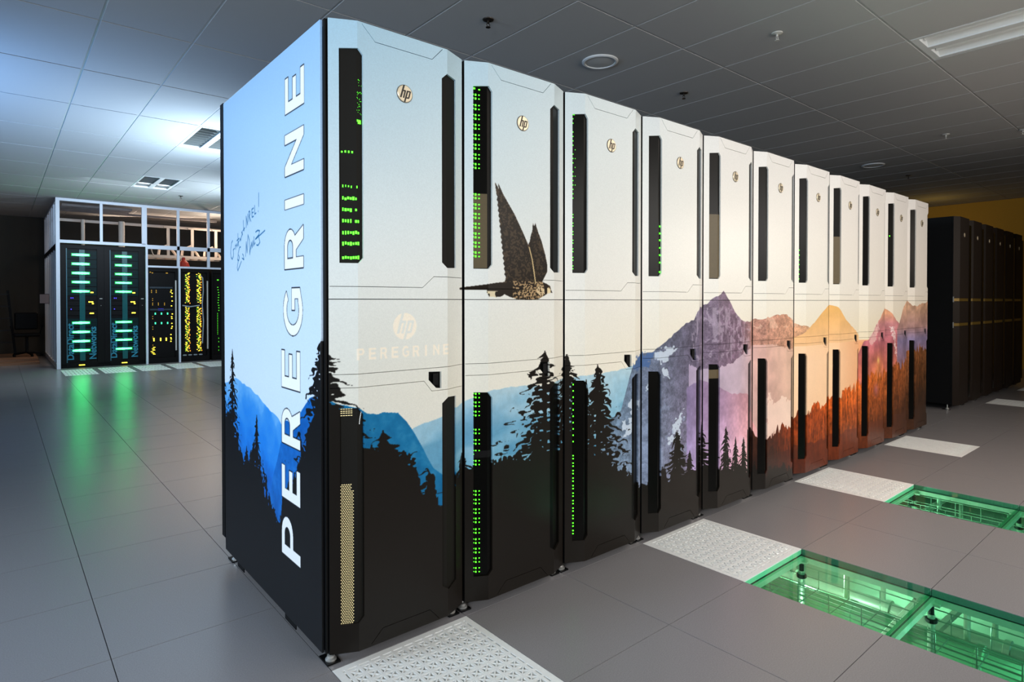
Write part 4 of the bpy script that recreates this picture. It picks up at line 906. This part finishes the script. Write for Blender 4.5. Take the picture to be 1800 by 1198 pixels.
# services inside the enclosure, above the racks
t = MB(); t.bar((1.75, 14.2, 2.42), (3.45, 14.2, 2.42), .05, .07, WARMM).bar((1.75, 14.75, 2.42), (3.45, 14.75, 2.42), .05, .07, WARMM)
t_o = tag(t.obj('cable_ladder'), 'pale cable ladder hanging above the network racks', 'cable tray')
for k in range(9): MB().box((1.8 + k * .19, 14.225, 2.41), (1.84 + k * .19, 14.725, 2.43), WARMM).obj('rung', t_o)
for x in (2.18, 2.70, 3.23): MB().box((x - .028, 14.17, 2.45), (x + .028, 14.215, HC - .31), WARMM).box((x - .1, 14.14, 3.10), (x + .1, 14.24, 3.13), WARMM).obj('hanger', t_o)
MB().tube([(1.86, 14.1, 2.43), (1.83, 14.1, 2.5), (1.80, 14.1, 2.62)], .012, WARMM, 8).obj('hanger_hook', t_o)
rp = MB().bar((.1, 14.3, 3.14), (3.45, 14.3, 3.14), .06, .05, WARMM).obj('overhead_rail'); tag(rp, 'pale steel rail running under the enclosure ceiling', 'rail')
for k in range(3):
    x = 2.0 + k * .5; o = MB().tube([(x, 14.35, 2.46), (x + .05, 14.5, 2.62), (x + .22, 14.5, 2.72), (x + .36, 14.5, 2.55), (x + .4, 14.4, 2.44)], .03, WARMM, 10).obj('cable_loop'); tag(o, 'pale looping cable above the network racks', 'cable', 'cable loops over the ladder')
for (x, y, r_, lab) in ((.50, 14.0, .035, 'slim white pipe standing behind the left storage rack'), (1.20, 13.9, .06, 'thick white pipe behind the second storage rack')):
    m = MB().tube([(x, y, 2.56), (x, y, HC - .3)], r_, WARMM, 14); m.lathe((x, y, 2.53), [(r_ * 2, 0), (r_ * 2, .03), (r_, .035)], WARMM, 14); tag(m.obj('riser_pipe', fix=True), lab, 'pipe')
v = MB().lathe((2.38, 13.6, 2.12), [(.09, 0), (.13, .05), (.10, .14), (.04, .20), (.03, .26)], REDP, 18).obj('red_valve', fix=True); tag(v, 'red dome-shaped fitting on top of the second network rack', 'valve')
tag(MB().box((.0, 14.2, 3.1), (3.45, 14.26, 3.13), WARMM).box((.1, 14.9, 3.2), (3.4, 14.96, 3.23), WARMM).obj('cross_rail'), 'second pale rail under the enclosure ceiling', 'rail')
for k in range(5):
    o = MB().box((.1, 13.5 + k * .22, HC - .10), (1.35 if k < 4 else 3.3, 13.56 + k * .22, HC - .05), mat('grey_slat', (120, 110, 105), .6)).obj('cable_tray_slat'); tag(o, 'grey slat hanging below the enclosure ceiling', 'slat', 'slats under the enclosure ceiling')

# ------------------------------------------------------------------ dim far left corner
tag(MB().box((-5.4, 14.55, 0), (-.24, 14.9, .05), CURB).box((-5.4, 14.9, 0), (-.24, 16.9, .10), CURB).obj('platform'), 'tan low stepped platform in the dim back corner', 'platform')  # step made up to give the lit strip of floor
sl = empty('step_ladder', (-.95, 16.2, .115), 'dark step ladder standing in the dim back corner', 'ladder')
for s in (-1, 1):
    MB().bar((s * .33, 0, 0), (s * .20, .05, 1.5), .05, .03, BLACK, (0, 1, 0)).obj('rail', sl); MB().bar((s * .33, .5, 0), (s * .20, .08, 1.5), .03, .03, BLACK, (0, 1, 0)).obj('rear_leg', sl)
for k in range(5): MB().box((-.30 + k * .022, 0, .28 + k * .28), (.30 - k * .022, .10, .30 + k * .28), DARKSTEEL).obj('step', sl)
ch = empty('office_chair', (-.42, 15.8, .101), 'black swivel chair beside the ladder in the dim corner', 'chair')
bevel(MB().box((-.24, -.24, .45), (.24, .22, .53), BLACK).obj('seat', ch), .03); bevel(MB().box((-.22, .20, .60), (.22, .26, 1.0), BLACK).obj('backrest', ch), .03)
for s in (-1, 1): MB().tube([(s * .24, .1, .48), (s * .29, .1, .70), (s * .29, -.15, .70)], .015, BLACK, 8).obj('armrest', ch)
MB().tube([(0, 0, .1), (0, 0, .45)], .03, DARKSTEEL, 10).obj('column', ch)
for k in range(5):
    a_ = k * 2 * PI / 5; MB().bar((0, 0, .09), (.28 * math.cos(a_), .28 * math.sin(a_), .05), .04, .03, BLACK).lathe((.28 * math.cos(a_), .28 * math.sin(a_), 0), [(.025, 0), (.03, .02), (.02, .045)], BLACK, 10).obj('leg', ch)
